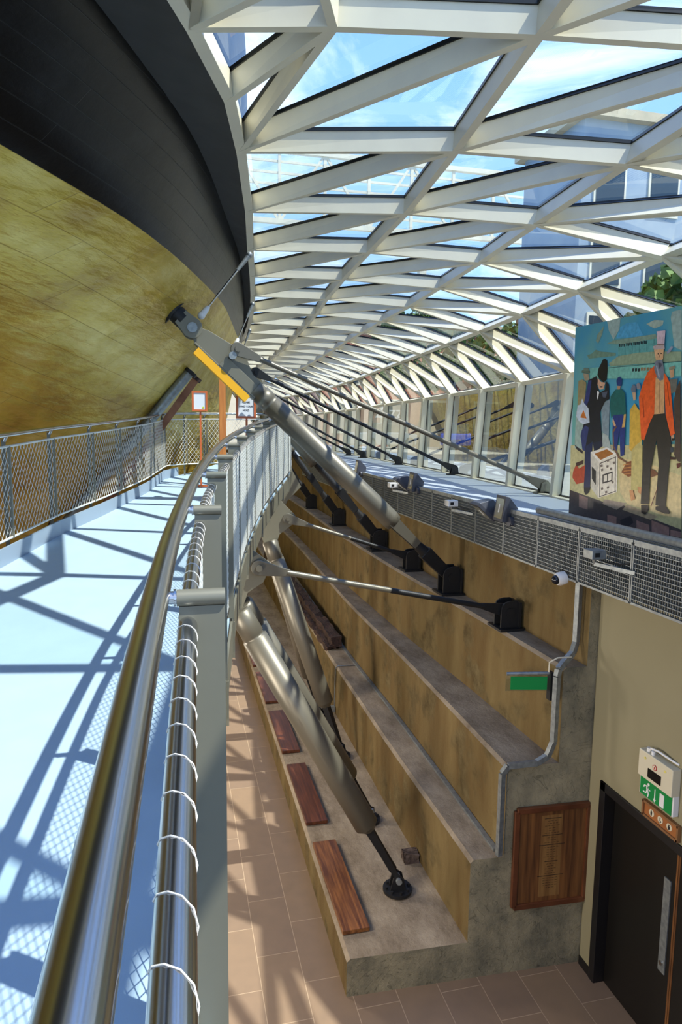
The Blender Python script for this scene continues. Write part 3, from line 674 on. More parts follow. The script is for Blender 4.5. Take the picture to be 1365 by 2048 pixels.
# deck braces anchored on the ledge
t = eye_rod((.87, 7.20, -1.51), (3.93, 7.42, -2.20), .032, 'tie_rod', 'nearer silver-to-dark tie rod from the walkway bracket down to the stone ledge', 'tie rod', 'braces from the walkway to the ledge', split=.5); bracket(t, Vector((3.95, 7.45, -2.21)), .28, .26)
t = eye_rod((1.80, 10.90, -1.49), (3.93, 10.93, -2.2), .032, 'tie_rod', 'second silver-to-dark tie rod from the walkway to the ledge, behind the nearer one', 'tie rod', 'braces from the walkway to the ledge', split=.5); bracket(t, Vector((3.95, 10.94, -2.21)), .28, .26)
# ties from the prop heads to the upper platform
ties = [((.84, 9.14, .99), (5.58, 9.48, -.86), 'highest tie rod, from the foam-guarded prop to the near end of the grating platform'),
        ((1.50, 12.76, .98), (5.84, 13.6, -.86), 'second tie rod to the platform, ending in a black foot by the fourth window post'),
        ((1.92, 16.3, .95), (5.90, 17.5, -.86), 'third tie rod to the platform, thin and dark below the first two'),
        ((2.1, 19.9, .95), (6.0, 21.4, -.86), 'fourth tie rod to the platform, its black foot one before the farthest'),
        ((2.2, 22.2, .95), (6.0, 23.3, -.86), 'farthest and lowest tie rod to the grating platform')]
for i, (a, b, lab) in enumerate(ties):
    t = eye_rod(a, b, .034, 'tie_rod', lab, 'tie rod', 'ties from the props to the platform', m1=M_taupe if i == 0 else M_dark, m2=M_taupe if i == 0 else M_dark, eye=.09)
    mm = M_grey if i == 0 else M_dark
    MB().disc((b[0], b[1], -.975), (0, 0, 1), .17, .02, 24).build('base_plate', mm, t)
    m = MB()
    for d in (-.04, .04): m.prism([(-.09, -.11), (.09, -.11), (.07, .04), (0, .07), (-.07, .04)], (b[0], b[1] + d, b[2]), (1, 0, 0), (0, 0, 1), (0, 1, 0), .02)
    m.build('lug', mm, t)
# hanger rods from the prop heads up to the roof edge
for a, b, lab in (((.39, 9.26, 1.41), (1.02, 9.30, 2.22), 'short polished hanger rod from the nearest prop head to the roof edge'),
                  ((1.14, 12.9, 1.45), (1.47, 12.92, 2.22), 'second polished hanger rod, behind the nearest one, up to the roof edge'),
                  ((1.52, 16.4, 1.45), (1.80, 16.42, 2.22), 'third and farthest hanger rod up to the roof edge')):
    A_ = Vector(a); B2 = Vector(b); ax = (B2 - A_).normalized(); t = thing('hanger_rod', lab, 'rod', a, 'hanger rods to the roof edge')
    m = MB(); m.tube([A_ + ax * .12, B2 - ax * .2], .014, 12); m.build('rod', M_steel, t)
    m = MB(); m.tube([A_, A_ + ax * .03, A_ + ax * .13, A_ + ax * .16], [.04, .045, .032, .018], 14); m.ball(A_, .05); m.build('lower_clevis', M_whitep, t)
    m = MB(); m.tube([B2 - ax * .26, B2 - ax * .08, B2], [.022, .030, .035], 14); m.ball(B2, .042); m.build('upper_clevis', M_galv, t)

# lower tubular legs between the deck brackets and the first stone step
def leg(a, b, lab, foot=True):
    a = Vector(a); b = Vector(b); ax = (b - a).normalized(); L_ = (b - a).length; P = lambda s: a + ax * s
    t = thing('inclined_strut', lab, 'strut', tuple(b), 'tube legs under the walkway')
    MB().tube([P(0), P(.02), P(.30), P(.31), P(.34), P(.35), P(L_ - .78), P(L_ - .77), P(L_ - .70)], [.10, .125, .125, .115, .115, .14, .14, .125, .07], 30).build('main_tube', M_taupe, t)
    m = MB(); m.tube([P(L_ - .74), P(L_ - .12)], .05, 14); side = ax.cross(Vector((0, 0, 1))).normalized()
    for s_ in (-1, 1): m.bar(P(L_ - .74) + side * s_ * .06, P(L_ - .05) + side * s_ * .045, .03, .09, (0, 0, 1), h2=.06)
    m.build('fork', M_dark, t)
    MB().tube([b - side * .10, b + side * .10], .035, 14).build('pin', M_galv, t)
    m = MB()
    for s_ in (-1, 1): m.prism([(-.10, -.16), (.10, -.16), (.06, .02), (0, .06), (-.06, .02)], b + side * s_ * .05, side.cross(Vector((0, 0, 1))), (0, 0, 1), side, .02)
    m.build('lug', M_dark, t)
    m = MB(); z0 = b.z - .16; m.disc((b.x, b.y, z0 + .015), (0, 0, 1), .17, .035, 28)
    for i in range(8): m.disc((b.x + math.cos(i * .785) * .135, b.y + math.sin(i * .785) * .135, z0 + .045), (0, 0, 1), .018, .03, 6)
    m.build('foot_plate', M_dark, t)
leg((.66, 7.22, -1.98), (2.46, 6.99, -5.20), 'nearest thick tube leg slanting down to a round black foot on the first step')
leg((.70, 7.32, -1.92), (2.52, 8.45, -5.20), 'second tube leg, partly hidden behind the nearest one')
leg((1.50, 10.92, -1.85), (2.58, 10.3, -5.20), 'third tube leg, steeper and farther back, under the second walkway bracket')
leg((1.52, 11.0, -1.85), (2.58, 12.0, -5.20), 'farthest tube leg, behind the steeper third one')
# painted figures of the hanging mural, (colour, [(y, z), ...])
MURAL = [
 ((0.62, 0.7, 0.66), [(6.548,1.149),(6.322,1.152),(6.33,1.036),(6.417,0.94),(6.507,1.047)]),
 ((0.3, 0.62, 0.76), [(6.379,0.947),(6.313,1.057),(6.203,1.083),(6.057,1.068),(5.957,0.942),(5.954,0.919)]),
 ((0.62, 0.68, 0.62), [(5.914,1.031),(5.799,1.053),(5.668,1.029),(5.679,0.988),(5.791,0.97)]),
 ((0.5, 0.58, 0.5), [(6.712,1.024),(6.595,1.107),(6.617,1.024),(6.682,0.933),(6.727,0.963)]),
 ((0.6, 0.68, 0.64), [(5.565,1.093),(5.439,1.094),(5.402,0.727),(5.502,0.769),(5.575,1.042)]),
 ((0.42, 0.54, 0.46), [(6.877,0.828),(6.8,0.833),(6.718,0.869),(6.631,0.841),(6.365,0.802),(6.362,0.772),(6.84,0.786)]),
 ((0.5, 0.6, 0.52), [(6.534,0.911),(6.417,0.934),(5.769,0.918),(5.732,0.87),(6.295,0.88)]),
 ((0.36, 0.62, 0.6), [(6.333,0.876),(5.732,0.875),(5.718,0.738),(6.322,0.762)]),
 ((0.1, 0.18, 0.22), [(6.321,0.886),(6.298,0.885),(6.297,0.855),(6.316,0.856)]),
 ((0.1, 0.18, 0.22), [(6.294,0.881),(6.271,0.881),(6.27,0.85),(6.289,0.851)]),
 ((0.1, 0.18, 0.22), [(6.267,0.884),(6.245,0.884),(6.244,0.853),(6.262,0.854)]),
 ((0.1, 0.18, 0.22), [(6.241,0.88),(6.218,0.879),(6.217,0.849),(6.236,0.85)]),
 ((0.1, 0.18, 0.22), [(6.203,0.882),(6.181,0.882),(6.18,0.851),(6.199,0.852)]),
 ((0.1, 0.18, 0.22), [(6.177,0.878),(6.155,0.877),(6.154,0.847),(6.172,0.848)]),
 ((0.1, 0.18, 0.22), [(6.152,0.88),(6.13,0.88),(6.129,0.85),(6.147,0.851)]),
 ((0.1, 0.18, 0.22), [(6.126,0.876),(6.104,0.876),(6.103,0.846),(6.121,0.847)]),
 ((0.1, 0.18, 0.22), [(6.09,0.878),(6.068,0.878),(6.067,0.848),(6.085,0.849)]),
 ((0.1, 0.18, 0.22), [(6.064,0.874),(6.043,0.874),(6.042,0.844),(6.059,0.845)]),
 ((0.1, 0.18, 0.22), [(6.04,0.877),(6.018,0.877),(6.017,0.847),(6.035,0.848)]),
 ((0.1, 0.18, 0.22), [(6.014,0.872),(5.993,0.872),(5.992,0.843),(6.01,0.844)]),
 ((0.1, 0.18, 0.22), [(5.98,0.875),(5.959,0.875),(5.957,0.845),(5.975,0.846)]),
 ((0.1, 0.18, 0.22), [(5.955,0.871),(5.934,0.87),(5.933,0.841),(5.95,0.842)]),
 ((0.1, 0.18, 0.22), [(5.931,0.873),(5.91,0.873),(5.909,0.844),(5.926,0.845)]),
 ((0.1, 0.18, 0.22), [(5.906,0.869),(5.886,0.869),(5.885,0.84),(5.902,0.841)]),
 ((0.15, 0.35, 0.35), [(6.22,0.884),(6.217,0.883),(6.206,0.777),(6.21,0.775)]),
 ((0.15, 0.35, 0.35), [(6.106,0.88),(6.102,0.88),(6.092,0.775),(6.095,0.773)]),
 ((0.15, 0.35, 0.35), [(5.995,0.876),(5.992,0.876),(5.982,0.773),(5.985,0.771)]),
 ((0.15, 0.35, 0.35), [(5.888,0.873),(5.885,0.873),(5.874,0.771),(5.878,0.769)]),
 ((0.15, 0.35, 0.35), [(5.784,0.87),(5.781,0.869),(5.771,0.769),(5.774,0.768)]),
 ((0.55, 0.62, 0.5), [(6.473,0.698),(6.322,0.762),(6.009,0.767),(5.752,0.752),(5.4,0.716),(5.392,0.632),(6.43,0.67)]),
 ((0.45, 0.7, 0.64), [(6.808,0.682),(5.391,0.627),(5.378,0.496),(5.896,0.508),(6.796,0.566)]),
 ((0.2, 0.38, 0.38), [(6.551,0.661),(5.392,0.632),(5.391,0.624),(6.55,0.654)]),
 ((0.12, 0.18, 0.2), [(6.08,0.618),(6.048,0.619),(6.045,0.589),(6.077,0.588)]),
 ((0.12, 0.18, 0.2), [(6.035,0.615),(6.003,0.616),(6.0,0.586),(6.032,0.585)]),
 ((0.12, 0.18, 0.2), [(5.99,0.611),(5.958,0.612),(5.955,0.582),(5.987,0.581)]),
 ((0.55, 0.42, 0.28), [(5.947,0.616),(5.915,0.617),(5.912,0.586),(5.943,0.585)]),
 ((0.55, 0.42, 0.28), [(5.903,0.612),(5.872,0.613),(5.869,0.583),(5.9,0.582)]),
 ((0.55, 0.42, 0.28), [(5.86,0.609),(5.829,0.61),(5.826,0.58),(5.857,0.578)]),
 ((0.55, 0.42, 0.28), [(5.817,0.606),(5.787,0.607),(5.784,0.576),(5.814,0.575)]),
 ((0.72, 0.69, 0.5), [(7.098,-0.178),(6.683,-0.153),(6.08,-0.149),(5.315,-0.116),(5.236,-0.891),(5.658,-0.839),(6.432,-0.763),(7.068,-0.695)]),
 ((0.8, 0.72, 0.52), [(6.22,-0.274),(5.71,-0.319),(5.286,-0.402),(5.246,-0.785),(5.467,-0.791),(6.021,-0.742),(6.145,-0.634)]),
 ((0.26, 0.22, 0.22), [(7.068,-0.695),(6.432,-0.763),(6.019,-0.766),(5.658,-0.839),(5.236,-0.891),(5.227,-0.971),(7.065,-0.984)]),
 ((0.55, 0.42, 0.38), [(6.874,-0.73),(6.702,-0.753),(6.696,-0.884),(6.866,-0.871)]),
 ((0.55, 0.42, 0.38), [(6.337,-0.891),(6.177,-0.895),(6.172,-0.994),(6.324,-0.984)]),
 ((0.55, 0.42, 0.38), [(6.152,-0.96),(6.017,-0.971),(6.013,-1.013),(6.143,-1.008)]),
 ((0.55, 0.42, 0.38), [(5.861,-0.89),(5.668,-0.909),(5.66,-0.989),(5.853,-0.971)]),
 ((0.55, 0.42, 0.38), [(5.639,-0.859),(5.394,-0.892),(5.385,-0.98),(5.628,-0.967)]),
 ((0.55, 0.42, 0.38), [(5.376,-0.912),(5.233,-0.912),(5.228,-0.965),(5.37,-0.966)]),
 ((0.12, 0.1, 0.12), [(6.117,-0.924),(5.955,-0.854),(5.903,-0.919),(5.98,-0.972),(6.092,-0.976)]),
 ((0.62, 0.55, 0.48), [(6.404,-0.735),(6.022,-0.736),(6.185,-0.822),(6.43,-0.788)]),
 ((0.66, 0.58, 0.46), [(6.021,-0.748),(5.545,-0.813),(5.656,-0.856),(6.09,-0.811)]),
 ((0.58, 0.52, 0.36), [(7.01,0.554),(6.93,0.564),(6.854,0.525),(6.858,0.403),(6.867,0.195),(7.001,0.224)]),
 ((0.62, 0.55, 0.45), [(6.926,0.633),(6.819,0.619),(6.8,0.554),(6.883,0.546)]),
 ((0.35, 0.42, 0.36), [(6.952,0.667),(6.794,0.649),(6.791,0.623),(6.956,0.641)]),
 ((0.4, 0.46, 0.4), [(6.92,0.69),(6.818,0.676),(6.816,0.65),(6.917,0.662)]),
 ((0.58, 0.66, 0.62), [(7.023,0.211),(6.861,0.195),(6.856,-0.211),(7.014,-0.209)]),
 ((0.15, 0.13, 0.15), [(7.018,-0.169),(6.842,-0.236),(6.85,-0.266),(6.97,-0.221)]),
 ((0.48, 0.55, 0.58), [(6.556,0.29),(6.412,0.322),(6.387,-0.071),(6.516,-0.011)]),
 ((0.62, 0.66, 0.64), [(6.504,-0.023),(6.399,-0.059),(6.323,-0.217),(6.49,-0.173)]),
 ((0.05, 0.05, 0.08), [(6.597,0.714),(6.57,0.752),(6.529,0.755),(6.492,0.73),(6.477,0.631),(6.481,0.534),(6.536,0.505),(6.624,0.561),(6.653,0.594),(6.644,0.656)]),
 ((0.8, 0.62, 0.5), [(6.645,0.563),(6.578,0.515),(6.503,0.504),(6.529,0.438),(6.601,0.435),(6.643,0.494)]),
 ((0.25, 0.12, 0.1), [(6.595,0.472),(6.549,0.47),(6.551,0.455),(6.589,0.457)]),
 ((0.06, 0.07, 0.12), [(6.817,0.548),(6.669,0.583),(6.638,0.531),(6.647,0.469),(6.588,0.403),(6.504,0.43),(6.496,0.522),(6.442,0.482),(6.417,0.328),(6.485,0.306),(6.567,0.19),(6.529,0.014),(6.486,-0.167),(6.59,-0.227),(6.675,-0.127),(6.79,-0.189),(6.904,-0.067),(6.859,0.065),(6.75,0.091),(6.771,0.194),(6.871,0.3)]),
 ((0.16, 0.2, 0.42), [(6.812,0.544),(6.755,0.546),(6.775,0.348),(6.823,0.266),(6.877,0.293)]),
 ((0.16, 0.2, 0.4), [(6.887,-0.001),(6.824,0.052),(6.755,0.026),(6.808,-0.235),(6.854,-0.224),(6.904,-0.067)]),
 ((0.82, 0.82, 0.8), [(6.642,0.425),(6.599,0.41),(6.622,0.327),(6.642,0.356)]),
 ((0.3, 0.33, 0.4), [(6.556,0.402),(6.455,0.41),(6.479,0.343),(6.531,0.351)]),
 ((0.07, 0.12, 0.28), [(6.806,-0.183),(6.668,-0.127),(6.673,-0.372),(6.669,-0.632),(6.787,-0.642)]),
 ((0.07, 0.1, 0.2), [(6.667,-0.14),(6.506,-0.111),(6.49,-0.173),(6.632,-0.229)]),
 ((0.04, 0.04, 0.08), [(6.787,-0.642),(6.658,-0.631),(6.68,-0.685),(6.738,-0.724),(6.775,-0.694)]),
 ((0.74, 0.78, 0.82), [(6.995,0.277),(6.938,0.288),(6.914,0.353),(6.871,0.3),(6.782,0.239),(6.743,0.084),(6.859,0.062),(6.954,0.098),(7.011,0.158)]),
 ((0.75, 0.42, 0.14), [(6.875,0.224),(6.805,0.127),(6.931,0.14)]),
 ((0.66, 0.25, 0.13), [(7.016,-0.479),(6.959,-0.388),(6.903,-0.438),(6.782,-0.385),(6.786,-0.583),(6.932,-0.617),(7.022,-0.547)]),
 ((0.25, 0.15, 0.12), [(6.967,-0.375),(6.821,-0.334),(6.828,-0.381),(6.956,-0.415)]),
 ((0.76, 0.74, 0.68), [(6.696,-0.241),(6.536,-0.339),(6.509,-0.73),(6.652,-0.633)]),
 ((0.86, 0.83, 0.76), [(6.536,-0.339),(6.219,-0.244),(6.193,-0.639),(6.508,-0.733)]),
 ((0.86, 0.84, 0.8), [(6.696,-0.241),(6.407,-0.177),(6.219,-0.24),(6.536,-0.342)]),
 ((0.62, 0.38, 0.12), [(6.621,-0.256),(6.405,-0.199),(6.285,-0.243),(6.505,-0.32)]),
 ((0.25, 0.22, 0.2), [(6.514,-0.353),(6.239,-0.269),(6.239,-0.276),(6.513,-0.363)]),
 ((0.25, 0.22, 0.2), [(6.489,-0.712),(6.208,-0.625),(6.207,-0.633),(6.488,-0.721)]),
 ((0.25, 0.22, 0.2), [(6.254,-0.276),(6.243,-0.273),(6.216,-0.629),(6.227,-0.632)]),
 ((0.25, 0.22, 0.2), [(6.518,-0.357),(6.507,-0.354),(6.478,-0.717),(6.488,-0.721)]),
 ((0.18, 0.16, 0.15), [(6.454,-0.474),(6.283,-0.427),(6.277,-0.529),(6.445,-0.571)]),
 ((0.86, 0.83, 0.76), [(6.432,-0.485),(6.375,-0.468),(6.368,-0.536),(6.426,-0.551)]),
 ((0.86, 0.83, 0.76), [(6.359,-0.464),(6.3,-0.448),(6.297,-0.518),(6.352,-0.533)]),
 ((0.1, 0.1, 0.1), [(6.655,-0.397),(6.573,-0.443),(6.562,-0.597),(6.642,-0.532)]),
 ((0.45, 0.4, 0.36), [(6.487,-0.415),(6.448,-0.408),(6.442,-0.43),(6.478,-0.44)]),
 ((0.45, 0.4, 0.36), [(6.394,-0.309),(6.357,-0.303),(6.35,-0.325),(6.386,-0.334)]),
 ((0.45, 0.4, 0.36), [(6.398,-0.372),(6.361,-0.365),(6.354,-0.387),(6.39,-0.397)]),
 ((0.45, 0.4, 0.36), [(6.292,-0.329),(6.256,-0.322),(6.25,-0.344),(6.284,-0.353)]),
 ((0.45, 0.4, 0.36), [(6.467,-0.617),(6.429,-0.608),(6.422,-0.63),(6.458,-0.641)]),
 ((0.45, 0.4, 0.36), [(6.366,-0.595),(6.329,-0.587),(6.323,-0.609),(6.358,-0.619)]),
 ((0.45, 0.4, 0.36), [(6.292,-0.533),(6.255,-0.525),(6.249,-0.547),(6.284,-0.557)]),
 ((0.45, 0.4, 0.36), [(6.392,-0.648),(6.354,-0.639),(6.348,-0.661),(6.383,-0.672)]),
 ((0.45, 0.4, 0.36), [(6.502,-0.372),(6.463,-0.364),(6.456,-0.387),(6.493,-0.396)]),
 ((0.45, 0.4, 0.36), [(6.336,-0.393),(6.299,-0.386),(6.292,-0.408),(6.327,-0.418)]),
 ((0.1, 0.2, 0.42), [(6.311,0.511),(6.291,0.543),(6.253,0.549),(6.218,0.517),(6.221,0.452),(6.296,0.462)]),
 ((0.72, 0.55, 0.42), [(6.296,0.456),(6.238,0.453),(6.245,0.406),(6.278,0.413)]),
 ((0.07, 0.36, 0.34), [(6.39,0.358),(6.317,0.421),(6.212,0.42),(6.155,0.372),(6.12,0.171),(6.157,0.153),(6.33,0.15),(6.357,0.125),(6.394,0.261)]),
 ((0.1, 0.18, 0.44), [(6.33,0.156),(6.168,0.165),(6.119,0.017),(6.108,-0.251),(6.167,-0.266),(6.212,-0.002),(6.236,-0.208),(6.299,-0.204),(6.324,-0.009)]),
 ((0.78, 0.62, 0.45), [(6.327,0.125),(6.271,0.052),(6.299,0.04),(6.333,0.089)]),
 ((0.78, 0.62, 0.35), [(6.149,0.165),(6.119,0.165),(6.127,0.034),(6.173,0.028)]),
 ((0.45, 0.3, 0.2), [(6.324,-0.009),(6.271,0.046),(6.254,0.04),(6.303,-0.021),(6.279,-0.167),(6.181,-0.272),(6.045,-0.32),(6.062,-0.329),(6.199,-0.285),(6.298,-0.173)]),
 ((0.5, 0.28, 0.14), [(6.063,-0.321),(5.983,-0.301),(5.968,-0.451),(6.021,-0.467),(6.137,-0.427)]),
 ((0.75, 0.5, 0.25), [(6.117,-0.348),(5.98,-0.328),(5.979,-0.335),(6.116,-0.356)]),
 ((0.75, 0.5, 0.25), [(6.108,-0.378),(5.977,-0.36),(5.976,-0.367),(6.107,-0.387)]),
 ((0.75, 0.5, 0.25), [(6.099,-0.409),(5.974,-0.391),(5.973,-0.399),(6.099,-0.417)]),
 ((0.75, 0.5, 0.25), [(6.091,-0.44),(5.971,-0.423),(5.97,-0.43),(6.09,-0.448)]),
 ((0.45, 0.28, 0.16), [(5.698,-0.364),(5.639,-0.371),(5.577,-0.412),(5.681,-0.448)]),
 ((0.38, 0.42, 0.48), [(6.067,0.415),(6.041,0.46),(5.994,0.44),(5.988,0.376),(6.051,0.379)]),
 ((0.5, 0.48, 0.5), [(5.987,0.457),(5.953,0.472),(5.92,0.442),(5.92,0.402),(5.973,0.41)]),
 ((0.72, 0.58, 0.45), [(6.042,0.379),(5.988,0.376),(5.981,0.307),(6.015,0.297)]),
 ((0.8, 0.64, 0.24), [(6.06,0.205),(5.995,0.273),(5.936,0.214),(5.88,0.178),(5.852,-0.096),(5.935,-0.145),(5.992,-0.207),(6.031,-0.183)]),
 ((0.74, 0.68, 0.42), [(5.993,-0.199),(5.935,-0.145),(5.852,-0.096),(5.778,-0.576),(5.962,-0.599)]),
 ((0.78, 0.55, 0.35), [(5.989,-0.601),(5.936,-0.591),(5.891,-0.675),(5.951,-0.705)]),
 ((0.78, 0.55, 0.35), [(5.868,-0.549),(5.806,-0.555),(5.808,-0.625),(5.854,-0.606)]),
 ((0.55, 0.52, 0.42), [(5.537,0.586),(5.461,0.596),(5.454,0.569),(5.534,0.56)]),
 ((0.78, 0.6, 0.45), [(5.526,0.559),(5.469,0.565),(5.466,0.491),(5.506,0.485)]),
 ((0.4, 0.4, 0.36), [(5.517,0.473),(5.411,0.477),(5.422,0.361),(5.481,0.343)]),
 ((0.28, 0.22, 0.18), [(5.375,0.464),(5.418,0.393),(5.444,0.277),(5.389,-0.033),(5.389,-0.215),(5.335,-0.272),(5.298,-0.281)]),
 ((0.2, 0.08, 0.05), [(5.445,-0.234),(5.361,-0.241),(5.359,-0.259),(5.439,-0.261)]),
 ((0.35, 0.13, 0.08), [(5.348,-0.294),(5.298,-0.286),(5.294,-0.318),(5.335,-0.341)]),
 ((0.17, 0.15, 0.12), [(5.725,0.159),(5.549,0.17),(5.447,-0.066),(5.43,-0.152),(5.442,-0.337),(5.452,-0.706),(5.591,-0.708),(5.583,-0.312),(5.638,-0.086),(5.691,-0.375),(5.685,-0.707),(5.802,-0.72),(5.812,-0.325),(5.823,-0.084)]),
 ((0.86, 0.34, 0.12), [(5.833,0.56),(5.742,0.614),(5.621,0.566),(5.56,0.508),(5.506,0.44),(5.406,0.01),(5.393,-0.022),(5.449,-0.047),(5.534,0.145),(5.587,0.467),(5.705,0.474),(5.693,0.164),(5.75,0.075),(5.815,-0.093),(5.858,-0.079),(5.933,0.328),(5.89,0.451)]),
 ((0.62, 0.22, 0.08), [(5.705,0.474),(5.695,0.473),(5.684,0.175),(5.696,0.162)]),
 ((0.6, 0.2, 0.08), [(5.876,0.315),(5.866,0.316),(5.831,0.132),(5.844,0.126)]),
 ((0.55, 0.2, 0.08), [(5.554,0.454),(5.546,0.453),(5.485,0.236),(5.493,0.231)]),
 ((0.8, 0.62, 0.42), [(5.708,0.507),(5.591,0.51),(5.551,0.164),(5.692,0.157)]),
 ((0.45, 0.28, 0.2), [(5.648,0.459),(5.642,0.459),(5.615,0.168),(5.622,0.168)]),
 ((0.8, 0.7, 0.72), [(5.739,0.938),(5.617,0.931),(5.619,0.801),(5.716,0.812)]),
 ((0.72, 0.64, 0.62), [(5.777,0.801),(5.716,0.814),(5.619,0.803),(5.609,0.759),(5.754,0.765)]),
 ((0.55, 0.45, 0.42), [(5.72,0.821),(5.617,0.811),(5.619,0.799),(5.716,0.807)]),
 ((0.85, 0.66, 0.48), [(5.757,0.769),(5.621,0.76),(5.622,0.674),(5.646,0.655),(5.72,0.672)]),
 ((0.15, 0.12, 0.1), [(5.701,0.731),(5.685,0.729),(5.684,0.718),(5.7,0.72)]),
 ((0.15, 0.12, 0.1), [(5.661,0.73),(5.645,0.728),(5.644,0.717),(5.66,0.719)]),
 ((0.6, 0.4, 0.3), [(5.676,0.717),(5.668,0.716),(5.662,0.689),(5.676,0.69)]),
 ((0.44, 0.46, 0.5), [(5.734,0.652),(5.687,0.669),(5.63,0.662),(5.595,0.564),(5.599,0.478),(5.643,0.47),(5.686,0.5),(5.736,0.586)]),
 ((0.28, 0.28, 0.34), [(5.684,0.642),(5.64,0.633),(5.632,0.61),(5.662,0.58)]),
 ((0.6, 0.62, 0.66), [(5.714,0.617),(5.698,0.616),(5.646,0.503),(5.662,0.498)]),
 ((0.55, 0.56, 0.62), [(5.582,0.724),(5.525,0.777),(5.494,0.768),(5.528,0.729),(5.569,0.71)]),
 ((0.8, 0.62, 0.48), [(5.441,-0.044),(5.404,-0.033),(5.402,-0.087),(5.428,-0.098)]),
 ((0.08, 0.06, 0.05), [(5.432,-0.066),(5.389,-0.065),(5.391,-0.086),(5.426,-0.09)]),
 ((0.2, 0.22, 0.25), [(5.438,-0.152),(5.4,-0.149),(5.396,-0.194),(5.437,-0.195)]),
 ((0.12, 0.08, 0.06), [(5.792,-0.728),(5.691,-0.715),(5.674,-0.761),(5.72,-0.815),(5.781,-0.803)]),
 ((0.12, 0.08, 0.06), [(5.584,-0.718),(5.461,-0.691),(5.385,-0.75),(5.391,-0.766),(5.453,-0.77),(5.581,-0.75)]),
 ((0.35, 0.1, 0.1), [(5.576,-0.535),(5.568,-0.537),(5.643,-0.725),(5.653,-0.722)])]
# ================================================================ BANNER
ban = thing('mural_banner', 'large painted quayside banner with a man in an orange coat and a stooping policeman', 'banner', (4.5, 5.5, -1.0))
MB().prism([(7.064, -.985), (7.138, 1.162), (4.3, 1.105), (4.3, -1.012)], (4.515, 0, 0), (0, 1, 0), (0, 0, 1), (1, 0, 0), .03).build('panel', mat('banner_sky_paint', (0.22, 0.60, 0.76), 0.3, col2=(0.45, 0.70, 0.66), scale=1.1, lo=.35, hi=.6), ban)
m = MB(); cols = []; mats_ = []
for i, (c, pts) in enumerate(MURAL):
    if c not in cols:
        cols.append(c); mats_.append(mat('banner_paint_%d' % len(cols), c, 0.35, col2=tuple(min(1, v * 1.10 + .02) for v in c), scale=22))
    x = 4.498 - 0.00012 * i
    m.add([(x, y, z) for y, z in pts], [tuple(range(len(pts)))], mi=cols.index(c))
m.build('painted_figures', mats_, ban)['label'] = 'painted crowd, crate and quay wall'
m = MB(); m.prism([(5.25, -1.0), (5.43, 1.12), (4.32, 1.10), (4.32, -1.005)], (4.4985, 0, 0), (0, 1, 0), (0, 0, 1), (1, 0, 0), .002, mi=0)
m.build('painted_background', mat('banner_far_paint', (0.50, 0.56, 0.46), 0.35, col2=(0.62, 0.58, 0.45), scale=3), ban)

# ================================================================ FACADE GRILLES OF THE PLATFORM
seams = [2.8, 3.62, 4.44, 5.26, 6.10, 6.92, 7.74, 8.57, 9.40, 10.2, 11.05, 11.9, 12.75, 13.6, 14.45, 15.3, 16.15, 17, 17.85, 18.7, 19.55, 20.4, 21.25, 22.1]
ORD = 'first second third fourth fifth sixth seventh eighth ninth tenth eleventh twelfth thirteenth fourteenth fifteenth sixteenth seventeenth eighteenth nineteenth twentieth'.split()
def grille(a, b, i):
    k = i - 4
    lab = 'galvanised grille panel directly behind the white dome camera' if k == 0 else ('%s galvanised grille panel on the %s side of the dome camera' % (ORD[abs(k) - 1], 'far' if k > 0 else 'near'))
    t = thing('grille_panel', lab, 'grille', (px((a + b) / 2), (a + b) / 2, -1.58), 'grille panels along the platform front')
    ya, yb = a + .006, b - .006; xa, xb = px(ya), px(yb)
    m = MB()
    for z in (-1.555, -1.0): m.bar((xa, ya, z), (xb, yb, z), .03, .022 if z < -1.1 else .05)
    for y, x in ((ya + .006, xa), (yb - .006, xb)): m.box((x, y, -1.28), (.03, .013, .56))
    m.build('frame', M_galv, t)
    m = MB(); nb = 13
    for k in range(1, nb): z = -1.555 + .535 * k / nb; m.bar((xa, ya, z), (xb, yb, z), .022, .006)
    m.build('louvre_bars', M_galv, t)
    m = MB(); nv = 26 if a > 3 else 10
    for k in range(1, nv): y = ya + (yb - ya) * k / nv; m.box((px(y) + .004, y, -1.28), (.014, .0035, .53))
    m.build('upright_bars', M_galv, t)
for i, (a, b) in enumerate(zip(seams, seams[1:])): grille(a, b, i)
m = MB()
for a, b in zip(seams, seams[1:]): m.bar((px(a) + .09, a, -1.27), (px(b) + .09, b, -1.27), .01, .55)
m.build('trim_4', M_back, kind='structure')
# top rail tube in front of the banner
t = tag(MB().tube([(4.10, 7.05, -.925), (4.10, 7.06, -.925), (4.10, 3.5, -.93)], .042, 20).build('guard_tube', M_galv), 'fat grey tube lying along the platform edge in front of the banner', 'tube')
